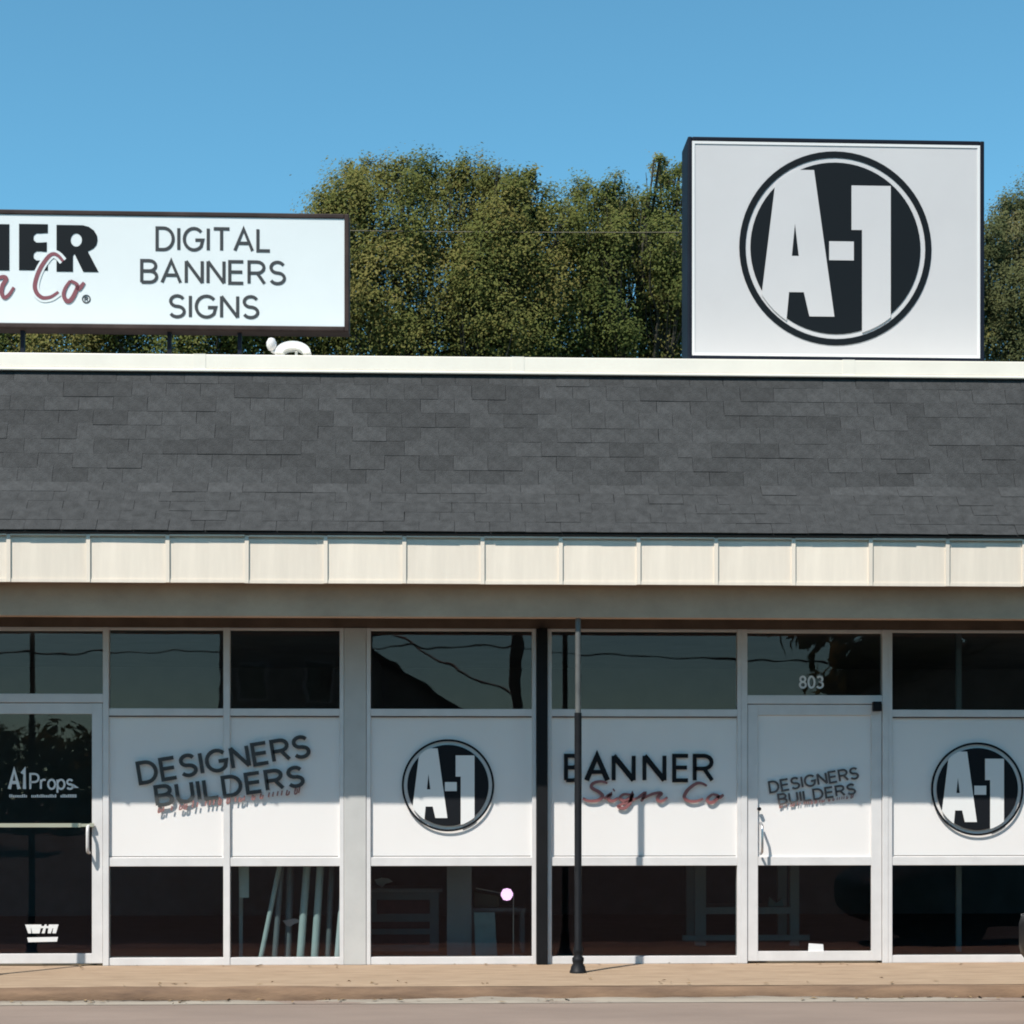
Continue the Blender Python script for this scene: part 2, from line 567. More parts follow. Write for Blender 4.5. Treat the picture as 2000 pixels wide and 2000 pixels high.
# ------------------------------------------------------------------ the ground
KY = -1.75                      # kerb line
GZ = -0.095                     # road level
mb = MB()
mb.raw([(-600, -600, GZ), (600, -600, GZ), (600, 600, GZ), (-600, 600, GZ)], [(0, 1, 2, 3)])
tag(mb.build('road', M['asphalt']), kind='structure')


def rough_strip(name, rows, m, x0=-14.0, x1=16.0, step=0.06, amp=0.006, seed=1):
    """strip running along x whose cross-section is the list rows of (y, z); edges wander a little"""
    rng = np.random.default_rng(seed)
    nx = int((x1 - x0) / step) + 1
    xs = np.linspace(x0, x1, nx)
    v, f = [], []
    k = len(rows)
    def wander():
        a = np.zeros(nx)
        for w, s in ((90, 1.0), (22, .7), (6, .45)):
            g = rng.normal(size=nx + 2 * w)
            ker = np.hanning(w + 2)[1:-1]
            c = np.convolve(g, ker / np.sqrt((ker ** 2).sum()), 'same')[w:w + nx]
            a += s * c
        return a
    offs = [(wander() * amp * (1 if 0 < r < k - 1 else 0.0), wander() * amp * .45 * (1 if 0 < r < k - 1 else 0.0)) for r in range(k)]
    for i, x in enumerate(xs):
        for r, (y, z) in enumerate(rows):
            v.append((x, y + offs[r][0][i], z + offs[r][1][i]))
    for i in range(nx - 1):
        for r in range(k - 1):
            a = i * k + r
            f.append((a, a + k, a + k + 1, a + 1))
    m_ = MB().raw(v, f, 0, True)
    return tag(m_.build(name, m), kind='structure')


rough_strip('sidewalk', [(KY + .10, -.004), (KY + .16, -.001), (-1.2, 0), (-.7, 0.002), (-.3, 0.003), (0.12, .004)], M['walk'], amp=0.004, seed=3)
rough_strip('kerb', [(KY + .12, -.0045), (KY + .07, -.004), (KY + .02, -.014), (KY - .002, -.04), (KY - .012, GZ + .004)], M['kerb'], amp=0.009, seed=5)
rough_strip('gutter', [(KY + .0, GZ + .007), (KY - .03, GZ + .011), (KY - .12, GZ + .010), (KY - .24, GZ + .0065)], M['gutter'], amp=0.020, seed=9)

mb = MB().raw([(-14, -3.3, GZ + .0035), (16, -3.3, GZ + .0035), (16, KY - .01, GZ + .0035), (-14, KY - .01, GZ + .0035)], [(0, 1, 2, 3)])  # apron edge invented: unseen road beyond is darkened to cut bounce light
tag(mb.build('pavement_apron', M['apron']), kind='structure')

# ------------------------------------------------------------------ the shop building
B0 = empty('shop_building', (0, 0, 0))
tag(B0, 'long single-storey shop with grey shingle mansard, cream fascia and white storefront', 'building')
XL, XR = -8.0, 9.6
bld = lambda name, mb_, m, bevel=0.0, parent=None: mb_.build(name, m, parent or B0, bevel)

# profile of the mansard: eave, break, top
EV, BK, TP = (-1.0, Z(1040, -1.0)), (-.56, Z(948, -.56)), (-.15, Z(728, -.15))
CAPZ0, CAPZ1 = Z(730, -.2), Z(697, -.2)

mb = MB()
prof = [EV, BK, TP]
v = []
for (y, z) in prof + [(-.05, TP[1]), (-.05, EV[1] - .02), (EV[0] + .03, EV[1] - .02)]:
    v += [(XL, y + .012, z - .012), (XR, y + .012, z - .012)]
n = 6
mb.raw(v, [(2 * i, 2 * i + 1, 2 * ((i + 1) % n) + 1, 2 * ((i + 1) % n)) for i in range(n)] + [tuple(range(0, 2 * n, 2))[::-1], tuple(range(1, 2 * n, 2))])
roof = bld('roof', mb, M['underlay'])

# shingle tabs, course by course from the eave
TW, EXPO = 0.270, 0.137
def tab_mesh(name, w, seed, e=EXPO):
    rr = random.Random(seed)
    g = rr.choice((.0008, .0012, .002))
    L_ = e * 1.12
    t0 = rr.choice((.0024, .0028, .0034, .0042, .0060))
    x0, x1 = -w / 2 + g, w / 2 - g
    yb = [-rr.uniform(0, .004), -rr.uniform(0, .004)]
    m_ = MB()
    m_.raw([(x0, yb[0], 0), (x1, yb[1], 0), (x1, L_, 0), (x0, L_, 0),
            (x0, yb[0], t0), (x1, yb[1], t0), (x1, L_, .003), (x0, L_, .003)],
           [(4, 5, 6, 7), (0, 1, 5, 4), (1, 2, 6, 5), (3, 0, 4, 7), (2, 3, 7, 6)])
    return m_.mesh(name, M['shingle'])
tabs = [tab_mesh('shingle', TW, s) for s in range(12)]
l1 = math.dist(EV, BK)
l2 = math.dist(BK, TP)
n1, n2 = 5, 8
courses = [(EV, BK, l1, i * l1 / n1, l1 / n1) for i in range(n1)] + [(BK, TP, l2, i * l2 / n2, l2 / n2) for i in range(n2)]
rest = MB()
rnd = random.Random(11)
xa, xb = X(-20, -.6), X(2020, -.6)
for ci, (a, b, ln, s, e) in enumerate(courses):
    d = Vector((0, (b[0] - a[0]) / ln, (b[1] - a[1]) / ln))
    nrm = Vector((0, -d.z, d.y))
    off = (ci % 2) * TW * .5 + rnd.uniform(-.03, .03)
    k = int((XR - XL) / TW)
    for i in range(k):
        cx = XL + off + (i + .5) * TW
        if cx + TW / 2 > XR:
            continue
        org = Vector((cx, a[0], a[1])) + d * s + nrm * (.003 + rnd.uniform(0, .003))
        tilt = rnd.uniform(-.006, .006) + (rnd.uniform(-.02, .02) if rnd.random() < .12 else 0)
        bx = (Vector((1, 0, 0)) + d * tilt).normalized()
        by = (d - bx * d.dot(bx)).normalized()
        bz = bx.cross(by)
        mtx = Matrix(((bx.x, by.x * e / EXPO, bz.x, org.x), (bx.y, by.y * e / EXPO, bz.y, org.y), (bx.z, by.z * e / EXPO, bz.z, org.z), (0, 0, 0, 1)))
        me = tabs[rnd.randrange(12)]
        if ci >= 4 and xa < cx < xb:
            o = add('shingle', me, roof)
            o.matrix_local = mtx
        else:
            rest.raw([mtx @ q.co for q in me.vertices], [tuple(p.vertices) for p in me.polygons])
tag(bld('shingle_field', rest, M['shingle'], parent=roof), kind='stuff')

# coping along the top of the mansard
mb = MB()
mb.box(XL - .05, XR + .05, -.195, .30, CAPZ0 + .018, CAPZ1)
mb.box(XL - .05, XR + .05, -.203, -.17, CAPZ0 - .004, CAPZ0 + .018)
cop = bld('coping', mb, M['cap'], .006)
for i, u in enumerate((-260, 388, 1012, 1660, 2290)):
    xx = X(u, -.24)
    MB().box(xx - .05, xx + .05, -.1975, .302, CAPZ0 + .016, CAPZ1 + .0025).build('lap_joint', M['cap'], cop)

# fascia of cream trays
FY = -.95
FZ0, FZ1 = Z(1141, FY), Z(1045, FY)
SP = (X(1851, FY) - X(18.6, FY)) / 12.0
mb = MB()
mb.box(XL, XR, FY + .012, FY + .05, FZ0 + .004, FZ1 - .004)
fascia = bld('fascia', mb, M['cream'])
mb = MB()
w = SP
mb.box(.010, w - .004, -.003, .012, .004, FZ1 - FZ0 - .042)                # flat face
mb.box(-.020, .010, -.016, .012, 0, FZ1 - FZ0 - .002)                       # standing rib on the left
mb.box(.010, w - .020, -.019, .012, FZ1 - FZ0 - .024, FZ1 - FZ0 - .001)     # lip at the top
mb.box(.010, w - .020, -.009, .012, 0, .026)                                # hem at the bottom
pan = mb.mesh('fascia_panel', M['cream'])
i0 = -int((X(18.6, FY) - XL) / SP)
k = i0
while X(18.6, FY) + (k + 1) * SP < XR:
    o = add('fascia_panel', pan, fascia)
    o.location = (X(18.6, FY) + k * SP, FY, FZ0 + rnd.uniform(-.002, .002))
    o.rotation_euler = (rnd.uniform(-.006, .006), rnd.uniform(-.002, .002), rnd.uniform(-.002, .002))
    k += 1

# soffit, beam, header, canopy ceiling
BZ = Z(1206, -.80)
mb = MB().box(XL, XR, FY + .055, -.80, FZ0 + .02, FZ0 + .05)
bld('soffit', mb, M['soffit'])
mb = MB().box(XL, XR, -.80, -.69, BZ, FZ0 + .018)
bld('beam', mb, M['beam'], .004)
CEIL = Z(1206, -.69) + .16
mb = MB().box(XL, XR, -.685, .10, CEIL, CEIL + .03)
bld('canopy_ceiling', mb, M['soffit'])
WZ = Z(1228)                    # top of the glazing
mb = MB().box(XL, XR, -.03, .10, WZ, CEIL - .002)
bld('header', mb, M['header'])

# shell behind the storefront
ROOM = 6.0
mb = MB()
mb.box(XL, XR, ROOM, ROOM + .2, GZ, CAPZ0)
mb.box(XL, XL + .2, .14, ROOM, GZ, CAPZ0)
mb.box(XR - .2, XR, .14, ROOM, GZ, CAPZ0)
bld('outer_wall', mb, M['wall'])
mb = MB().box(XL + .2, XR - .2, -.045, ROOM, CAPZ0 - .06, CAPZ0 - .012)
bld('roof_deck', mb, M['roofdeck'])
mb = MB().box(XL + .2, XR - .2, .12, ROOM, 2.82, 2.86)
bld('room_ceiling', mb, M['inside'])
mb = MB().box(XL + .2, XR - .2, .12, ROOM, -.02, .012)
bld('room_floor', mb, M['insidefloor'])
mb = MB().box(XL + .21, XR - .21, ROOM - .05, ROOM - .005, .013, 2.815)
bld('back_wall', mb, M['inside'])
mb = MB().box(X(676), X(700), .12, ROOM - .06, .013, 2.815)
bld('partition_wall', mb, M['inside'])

# ------------------------------------------------------------------ storefront
Y0, Y1 = -.032, .05              # front and back of the frames
ZS = .004
Z_SILL = Z(1868)
Z_L1, Z_L0 = Z(1674), Z(1691)   # lower rail
Z_M1, Z_M0 = Z(1385), Z(1399)   # middle rail
GY = 0.0                        # glass
BY = -.012                      # white boards stand behind the glass


def pane(parent, x0, x1, z0, z1, m='glass', y=GY):
    return MB().box(x0 + .001, x1 - .001, y, y + .006, z0 + .001, z1 - .001).build('pane', M[m], parent)


def make_window(u0, u1, mull=(), name='window', transom_only=(), label=None):
    x0, x1 = X(u0), X(u1)
    mb = MB()
    fw = .034
    mb.box(x0, x0 + fw, Y0, Y1, ZS, WZ - .001)
    mb.box(x1 - fw, x1, Y0, Y1, ZS, WZ - .001)
    ms = [(X(a), X(b)) for a, b in mull]
    for a, b in ms:
        mb.box(a, b, Y0, Y1, ZS, WZ - .001)
    edges = [x0 + fw] + [q for m_ in ms for q in m_] + [x1 - fw]
    spans = [(edges[i], edges[i + 1]) for i in range(0, len(edges), 2)]
    for a, b in spans:
        mb.box(a, b, Y0 + .006, Y1, ZS, Z_SILL)
        mb.box(a, b, Y0 + .006, Y1, Z_L0, Z_L1)
        mb.box(a, b, Y0 + .006, Y1, Z_M0, Z_M1)
        mb.box(a, b, Y0 + .006, Y1, WZ - .022, WZ - .001)
    win = mb.build(name, M['frame'], B0, .003)
    if label: win['label'] = label
    for a, b in spans:
        pane(win, a, b, Z_SILL, Z_L0)
        pane(win, a, b, Z_L1, Z_M0, 'clear', y=-.024)
        pane(win, a, b, Z_M1, WZ - .022)
    gap_mb = MB()  # dark strips stand in for the shadow gap and groove at the rails
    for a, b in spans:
        gap_mb.box(a + .004, b - .004, -.0265, -.0245, Z_M0 - .011, Z_M0 - .001)
        gap_mb.box(a + .012, b - .012, -.0265, -.0245, Z_L1 + .006, Z_L1 + .012)
    gap_mb.build('shadow_line', M['shadow_line'], win)
    for a, b in spans:
        MB().box(a + .0005, b - .0005, BY + .006, BY + .016, Z_L1 + .0005, Z_M0 - .0005).build('white_board', M['board'], win)
    return win


win_a = make_window(203, 672, [(437, 450)], label='window with DESIGNERS BUILDERS lettering')
win_b = make_window(716, 1047, label='window with A-1 disc beside the grey pier')
win_c = make_window(1069, 1447, label='window with BANNER lettering')
win_d = make_window(1733, 2230, [(2150, 2162)], label='window with A-1 disc right of the door')

mb = MB().box(X(672) + .002, X(716) - .002, -.038, .12, ZS, WZ - .001)
bld('pier', mb, M['pier'], .004)
mb = MB().box(X(1047) + .003, X(1069) - .003, -.085, .06, ZS, WZ - .004)
bld('black_column', mb, M['black'], .004)


def make_door(u0, u1, name='door', hinge_gap=.004, boards=False):
    """aluminium door with its jambs and transom light between photo pixels u0 and u1"""
    x0, x1 = X(u0), X(u1)
    j = .048
    Zt1, Zt0 = Z(1357), Z(1374)            # bar under the transom light
    mb = MB()
    mb.box(x0, x0 + j, Y0 - .004, Y1, ZS, WZ - .001)
    mb.box(x1 - j, x1, Y0 - .004, Y1, ZS, WZ - .001)
    mb.box(x0 + j, x1 - j, Y0, Y1, Zt0, Zt1)
    mb.box(x0 + j, x1 - j, Y0 + .004, Y1, WZ - .03, WZ - .001)
    fr = mb.build('door_frame', M['frame'], B0, .003)
    pane(fr, x0 + j, x1 - j, Zt1, WZ - .03)
    a, b = x0 + j + hinge_gap, x1 - j - hinge_gap
    st = .085
    mb = MB()
    zb, zt = .022, Zt0 - .006
    rail_b, rail_t = Z(1864) + .02, Z(1396)
    mb.box(a, a + st, Y0 + .008, .01, zb, zt)
    mb.box(b - st, b, Y0 + .008, .01, zb, zt)
    mb.box(a + st, b - st, Y0 + .011, .01, zb, rail_b)
    mb.box(a + st, b - st, Y0 + .011, .01, rail_t, zt)
    if boards:
        mb.box(a + st, b - st, Y0 + .011, .01, Z_L0, Z_L1)
    d = mb.build(name, M['frame'], B0, .003)
    return fr, d, a + st, b - st, rail_b, rail_t


# door by the right-hand side of the picture (house number 803)
fr2, door2, dx0, dx1, dzb, dzt = make_door(1447, 1733, boards=True)
door2['label'] = 'white door with lettering, number 803 above'
pane(door2, dx0, dx1, dzb, Z_L0, y=-.010)
pane(door2, dx0, dx1, Z_L1, dzt, 'clear', y=-.0135)
MB().box(dx0 + .0005, dx1 - .0005, -.002, .006, Z_L1 + .0005, dzt - .0005).build('white_board', M['board'], door2)
mb = MB()
hx = X(1484)
mb.tube([(hx, -.045, Z(1668)), (hx, -.105, Z(1664)), (hx, -.115, Z(1655)), (hx, -.115, Z(1622)), (hx, -.105, Z(1612)), (hx, -.045, Z(1608))], .011, 8)
mb.build('handle', M['metal'], door2)
mb = MB().tube([(X(1481), -.055, Z(1580)), (X(1481), -.034, Z(1580))], .016, 12)
mb.build('lock', M['black'], door2)
mb = MB().box(X(1700), X(1716), -.115, -.056, Z(1389), Z(1370))
mb.build('door_closer', M['black'], fr2, .006)
mb = MB()
text(mb, '803', X(1562), Z(1342), Z(1320) - Z(1342), .016, -.004, -.0008, X(1607) - X(1562))
mb.build('house_number', M['whitevinyl'], fr2)
mb = MB()
mb.prism([(X(1578), Z(1859)), (X(1608), Z(1859)), (X(1607), Z(1846)), (X(1579), Z(1844))], -.0135, -.0105)
mb.build('sticker', M['paper'], door2)

# door at the left-hand edge of the picture
fr1, door1, ex0, ex1, ezb, ezt = make_door(-80, 214, name='door')
door1['label'] = 'dark glass door with white logo and push bar'
pane(door1, ex0, ex1, ezb, ezt, y=-.012)
mb = MB()
bz = Z(1611)
mb.box(ex0 - .03, ex1 - X(20) + X(0), -.07, -.05, bz - .016, bz + .016)
mb.box(ex0 - .03, ex0, -.05, -.036, bz - .016, bz + .016)
mb.box(ex1 - .012, ex1 + .02, -.05, -.036, bz - .016, bz + .016)
mb.box(ex1 - X(20) + X(0), ex1 + .02, -.066, -.052, bz - .012, bz + .012)
mb.build('push_bar', M['brass'], door1)
mb = MB()
hx = X(176)
mb.tube([(hx, -.04, Z(1664)), (hx, -.10, Z(1662)), (hx, -.11, Z(1652)), (hx, -.11, Z(1624)), (hx, -.10, Z(1614)), (hx, -.04, Z(1612))], .013, 8)
mb.build('handle', M['frame'], door1)
mb = MB()
py = -.0125
text(mb, 'A1', X(19), Z(1541), Z(1504) - Z(1541), .026, py - .003, py, X(49) - X(19))
text(mb, 'Props', X(60), Z(1541), (Z(1512) - Z(1541)), .016, py - .003, py, X(143) - X(60), gap=.16)
mb.prism([(X(143), Z(1539)), (X(155), Z(1539)), (X(143), Z(1531))], py - .003, py)
for a, b in ((19, 54), (62, 112), (119, 153)):        # the small line below is too fine to read
    x = X(a)
    while x < X(b) - .012:
        mb.box(x, x + .010, py - .003, py, Z(1557.5), Z(1551.5) - .006 * (rnd.random() < .4))
        x += .0145
mb.build('lettering', M['whitevinyl'], door1)
mb = MB()
zr = lambda v_: Z(v_)
for (a, b, c_, d_) in ((50, 60, 56, 64), (60, 74, 62, 70), (74, 82, 70, 78), (88, 92, 82, 88), (96, 106, 94, 100), (106, 115, 103, 110)):
    mb.prism([(X(a), zr(1803)), (X(b), zr(1803)), (X(d_), zr(1820)), (X(c_), zr(1820))], py - .003, py)
mb.prism([(X(52), zr(1806)), (X(113), zr(1806)), (X(112), zr(1810)), (X(54), zr(1810))], py - .0035, py)
mb.prism([(X(54), zr(1828)), (X(114), zr(1827)), (X(112), zr(1836)), (X(56), zr(1837))], py - .003, py)
mb.build('sticker', M['whitevinyl'], door1)

def script(mb_, pts, wv, y0, y1, mi=0, fx=1.0, ox=0.0, oz=0.0, taper=True):
    p = smooth_path(pts, 6)
    n_ = len(p)
    ws = [wv * (1.0 if not taper else .72 + .42 * math.sin(math.pi * i / (n_ - 1))) for i in range(n_)]
    mb_.ribbon([(ox + a * fx, oz + b * fx) for a, b in p], ws, y0, y1, mi)


# script strokes in photo pixels of the roof sign (x, y down), letter by letter
SCRIPT = {
    'S': [(-118, 498), (-136, 490), (-154, 500), (-156, 520), (-140, 538), (-130, 558), (-142, 578), (-166, 580), (-178, 568)],
    'i': [(-126, 570), (-110, 548), (-116, 570), (-106, 581), (-92, 566)],
    'i2': [(-104, 532), (-101, 528)],
    'g': [(-60, 552), (-78, 550), (-88, 568), (-76, 580), (-60, 562), (-58, 552), (-64, 590), (-78, 614), (-92, 606), (-72, 588), (-44, 566)],
    'n1': [(-44, 566), (-27, 545), (-36, 584)],
    'n': [(-34, 572), (-12, 551), (6, 543), (13, 547), (6, 560), (4, 574), (10, 583), (19, 577), (28, 563)],
    'C': [(124, 511), (115, 501), (106, 497), (97, 501), (86, 515), (77, 531), (71, 548), (69, 562), (73, 574), (82, 582), (91, 583), (102, 580), (115, 571)],
    'o': [(138, 549), (129, 562), (125, 575), (128, 585), (134, 589), (141, 584), (148, 571), (152, 559), (147, 553), (138, 549)],
    'o2': [(150, 558), (155, 564), (165, 552)],
}
# lettering stuck on the outside of the panes
LY = -.0246


def designers(mb_black, mb_red, ox, oz, s, y):
    """two slanting lines of capitals and a red script line; origin at the D's foot, s = metres per photo pixel"""
    text(mb_black, 'DESIGNERS', ox, oz, 39 * s, 7.4 * s, y - .004, y, 330 * s, ang=9.3, gap=.24)
    text(mb_black, 'BUILDERS', ox + 33 * s, oz - 43 * s, 36 * s, 7.4 * s, y - .004, y, 284 * s, ang=8.0, gap=.26)
    a = R(7.8)
    rl = random.Random(3)
    lx = 26.0
    last = None
    while lx < 306:                           # a small slanting line, too blurred to read
        h_ = rl.choice((9, 10, 10, 15))
        q = [(lx + .3 * h_, -60 + h_ * .9), (lx, -60)]
        if rl.random() < .6:
            q += [(lx + 4.5, -59.5), (lx + 6.5, -60 + h_ * .6)]
        w_pts = [(ox + (a_ * math.cos(a) - b_ * math.sin(a)) * s, oz + (a_ * math.sin(a) + b_ * math.cos(a)) * s) for a_, b_ in q]
        mb_red.ribbon(smooth_path(w_pts, 4), 2.8 * s, y - .003, y)
        lx += rl.choice((8, 9, 10, 16))


px = (X(1100) - X(900)) / 200.0
mbk, mrd = MB(), MB()
designers(mbk, mrd, X(276), Z(1530), px, Y0 - .0012)
# the window's letters run across the mullion, so they sit on its front plane
mbk.build('lettering', M['fadedink'], win_a)
mrd.build('script_line', M['palered'], win_a)
mbk, mrd = MB(), MB()
designers(mbk, mrd, X(1504), Z(1548), px * .535, -.0142)
mbk.build('lettering', M['smudge'], door2)
mrd.build('script_line', M['palered'], door2)

mb = MB()
for ch, a, b in (('B', 1105, 1129), ('A', 1145, 1186), ('N', 1198, 1237), ('N', 1258, 1297), ('E', 1316, 1343), ('R', 1356, 1390)):
    text(mb, ch, X(a), Z(1524), Z(1476) - Z(1524), .033, LY - .003, LY, X(b) - X(a), thick_diag=1.3)
mb.build('lettering', M['ink'], win_c)


for word in (('S', 'i', 'i2', 'g', 'n1', 'n'), ('C', 'o', 'o2')):
  mb = MB()
  for kx in word:
    pts = SCRIPT[kx]
    q = [(X(1138 + (a + 178) * .80), Z(1527 + (b - 492) * .42)) for a, b in pts]
    script(mb, q, .025, LY - .0036, LY)
  mb.build('script_word', M['red'], win_c)

for w_, cu in ((win_b, 875), (win_d, 1907)):
    mb = MB()
    c = (X(cu), Z(1534 if cu < 1000 else 1541))
    round_logo(mb, c[0], c[1], X(cu + 90) - X(cu), LY, ring=.045, disc=.88, clipr=.90)
    mb.build('logo_disc', [M['ink'], M['whitevinyl']], w_)

# two slender posts carrying the beam
post_prof = [(.066, .004), (.066, .016), (.060, .022), (.055, .05), (.040, .075), (.046, .095), (.046, .118), (.030, .135), (.040, .16), (.040, .185), (.028, .215)]
for u in (1129, -22):
    x = X(u, -.75)
    mb = MB()
    mb.lathe(post_prof + [(.028, Z(1392, -.75))], (x, -.75, 0), 16)
    p_ = bld('post', mb, M['post'])
    mb = MB().tube([(x, -.75, Z(1392, -.75)), (x, -.75, BZ)], .022, 12)
    mb.build('upper_tube', M['post_hi'], p_)

# inside wall stub seen through the glass
mb = MB().box(X(873, .7), X(921, .7), .70, .80, .013, 1.95)
bld('interior_pillar', mb, M['partition'])
mb = MB().box(X(1868, .9), X(1878, .9), .9, .94, .013, 2.815)
bld('interior_pole', mb, M['partition'])

# ------------------------------------------------------------------ roof signs
def sign_box(root, x0, x1, z0, z1, depth, rim, face_mat, cab_mat, bez):
    """cabinet open to the front with a recessed face; local coordinates, front at y = 0"""
    mb = MB()
    mb.box(x0, x1, .02, depth, z0, z1)
    mb.box(x0, x0 + rim, -.006, .02, z0, z1)
    mb.box(x1 - rim, x1, -.006, .02, z0, z1)
    mb.box(x0 + rim, x1 - rim, -.006, .02, z0, z0 + rim)
    mb.box(x0 + rim, x1 - rim, -.006, .02, z1 - rim, z1)
    mb.build('cabinet', cab_mat, root, .008)
    fa = MB().box(x0 + rim, x1 - rim, .004, .0195, z0 + rim, z1 - rim).build('sign_face', face_mat, root)
    if bez:
        mb = MB()
        a, b, c, d = x0 + rim, x1 - rim, z0 + rim, z1 - rim
        mb.box(a, a + bez, -.002, .0035, c, d)
        mb.box(b - bez, b, -.002, .0035, c, d)
        mb.box(a + bez, b - bez, -.002, .0035, c, c + bez)
        mb.box(a + bez, b - bez, -.002, .0035, d - bez, d)
        mb.build('retainer', M['whitevinyl'], root)
    return fa


# square sign
SY = .22
sx0, sx1 = X(1343, SY), X(1923, SY)
sz0, sz1 = Z(702, SY) + .01, Z(265, SY) + .01
a1 = empty('roof_sign', ((sx0 + sx1) / 2, SY, CAPZ0 - .012), R(.4))
tag(a1, 'square white roof sign with round black A-1 emblem', 'sign', 'signs standing on the roof')
hw, bz0 = (sx1 - sx0) / 2, CAPZ0 - .012
sign_box(a1, -hw, hw, sz0 - bz0, sz1 - bz0, .36, .036, M['signface'], M['cabinet'], .022)
mb = MB()
lc = P(1632, 485, SY)
# the wall-plane height at the picture's middle column keeps the sign level
round_logo(mb, lc.x - a1.location.x, lc.z - bz0, (X(1820, SY) - X(1444, SY)) / 2, .003)
mb.build('emblem', [M['inksign'], M['signface']], a1)
for lx in (-hw * .7, hw * .7):
    MB().box(lx - .04, lx + .04, .2, .28, .0, sz0 - bz0).build('leg', M['cabinet'], a1)
MB().box(-.09, .0, .2, .26, sz1 - bz0, sz1 - bz0 + .022).build('lifting_lug', M['cabinet'], a1)

# long sign
LYS = .30
lx1 = X(682, LYS)
lx0 = X(-560, LYS)
lz0, lz1 = P(340, 644, LYS).z, P(340, 414, LYS).z
ls = empty('roof_sign', (lx1, LYS, bz0), 0)
tag(ls, 'long white roof sign reading DIGITAL BANNERS SIGNS', 'sign', 'signs standing on the roof')
ls.rotation_euler = (0, 0, R(.35))
Wd = lx1 - lx0
sign_box(ls, -Wd, 0, lz0 - bz0, lz1 - bz0, .20, .040, M['signwhite'], M['cabinet2'], 0)
LX = lambda u: X(u, LYS) - lx1
def LZ(v_, u=340):
    return P(u, v_, LYS).z - bz0
fy = .0035
mb = MB()
for s_, a, b, v0, v1 in (('DIGITAL', 307, 527, 488, 446), ('BANNERS', 277, 556, 552, 510), ('SIGNS', 332, 504, 619, 578)):
    text(mb, s_, LX(a), LZ(v0), LZ(v1) - LZ(v0), .026, fy - .003, fy, LX(b) - LX(a), gap=.24)
mb.build('small_lettering', M['greyink'], ls)
# heavy letters
mb = MB()
hN = lambda x0_, x1_: [(x0_, 530), (x0_, 440), (x0_ + 36, 440), (x1_ - 30, 492), (x1_ - 30, 440), (x1_, 440), (x1_, 530), (x1_ - 36, 530), (x0_ + 30, 476), (x0_ + 30, 530)]
def heavy(pts):
    mb.prism([(LX(a), LZ(b, 100)) for a, b in pts], fy - .003, fy)
def nrm_hole(outer, hole):
    """outer ring with one hole, cut open along a seam"""
    return outer + [outer[0]] + hole + [hole[0]]
heavy(hN(-72, 19))
heavy(hN(-182, -91))
heavy([(-292, 530), (-258, 440), (-226, 440), (-192, 530), (-224, 530), (-229, 512), (-256, 512), (-261, 530)])
heavy([(-392, 530), (-392, 440), (-340, 440), (-318, 452), (-318, 474), (-328, 484), (-312, 496), (-312, 518), (-334, 530)])
heavy([(38, 439), (94, 439), (94, 456)] + [(80, 457), (72, 457), (67, 461), (66, 466), (67, 471), (72, 475), (80, 475)]
      + [(92, 474), (92, 493), (80, 492), (72, 492), (67, 496), (66, 501), (67, 506), (72, 510), (80, 510)] + [(94, 510), (94, 529), (38, 529)])
oval = [(149.5 + 11 * math.cos(R(t)), 469 + 13 * math.sin(R(t))) for t in range(180, -180, -20)]
outer = [(111, 469), (111, 440), (162, 440), (174, 443), (184, 450), (190, 460), (191, 469), (189, 478), (183, 485), (172, 491), (193, 531), (163, 531), (146, 496), (143, 500), (143, 531), (111, 531)]
heavy([(111, 469), (111, 440), (162, 440), (174, 443), (184, 450), (190, 460), (191, 469)] + [p for p in oval if False] + [(160.5, 469)] + [(149.5 + 11 * math.cos(R(t)), 469 + 13 * math.sin(R(t))) for t in range(-20, -181, -20)])
heavy([(111, 469)] + [(149.5 + 11 * math.cos(R(t)), 469 + 13 * math.sin(R(t))) for t in range(180, -1, -20)] + [(191, 469), (189, 478), (183, 485), (172, 491), (193, 531), (163, 531), (146, 496), (143, 500), (143, 531), (111, 531)])
mb.build('heavy_lettering', M['inksign'], ls)
mh, mr_ = MB(), MB()
for kx, pts in SCRIPT.items():
    q = [(LX(a), LZ(b, 100)) for a, b in pts]
    if kx == 'C':
        script(mh, q, .068, fy - .0045, fy, taper=False)
    script(mr_, q, .031, fy - .0065, fy)
mh.build('script_outline', M['signwhite'], ls)
mr_.build('script_lettering', M['redsign'], ls)
mb = MB()
c = (LX(169), LZ(584, 100))
mb.ribbon([(c[0] + .031 * math.cos(R(t)), c[1] + .031 * math.sin(R(t))) for t in range(0, 360, 20)], .009, fy - .003, fy, 0, True)
text(mb, 'R', c[0] - .011, c[1] - .016, .032, .008, fy - .003, fy, .022)
mb.build('registered_mark', M['greyink'], ls)
for u in (40, 328, 466, -240, -480):
    MB().box(LX(u) - .016, LX(u) + .016, .08, .13, 0, lz0 - bz0).build('leg', M['cabinet'], ls)

# small white floodlight on the roof below the long sign
fx_ = X(572, .02)
fl = empty('floodlight', (fx_, .08, CAPZ1 + .002))
fl.scale = (1.15, 1.15, 1.5)
tag(fl, 'small white hooded floodlight under the right end of the long roof sign', 'floodlight')
mb = MB()
arcp = [(.125 * math.cos(R(t)), .048 + .060 * math.sin(R(t))) for t in range(0, 181, 15)]
mb.prism(arcp + [(.07 * math.cos(R(t)), .044 + .026 * math.sin(R(t))) for t in range(180, -1, -15)], -.06, .06)
mb.build('hood', M['paper'], fl)
for lx in (-.075, .02, .085):
    MB().tube([(lx, 0, 0), (lx, 0, .062)], .010, 8).build('leg', M['paper'], fl)
mb = MB().lathe([(.0, .062), (.022, .068), (.036, .09), (.036, .11), (.022, .13), (0, .136)], (-.155, 0, 0), 12)
mb.tube([(-.155, 0, .065), (-.12, 0, .05)], .010, 6)
mb.build('sensor_head', M['frame'], fl)
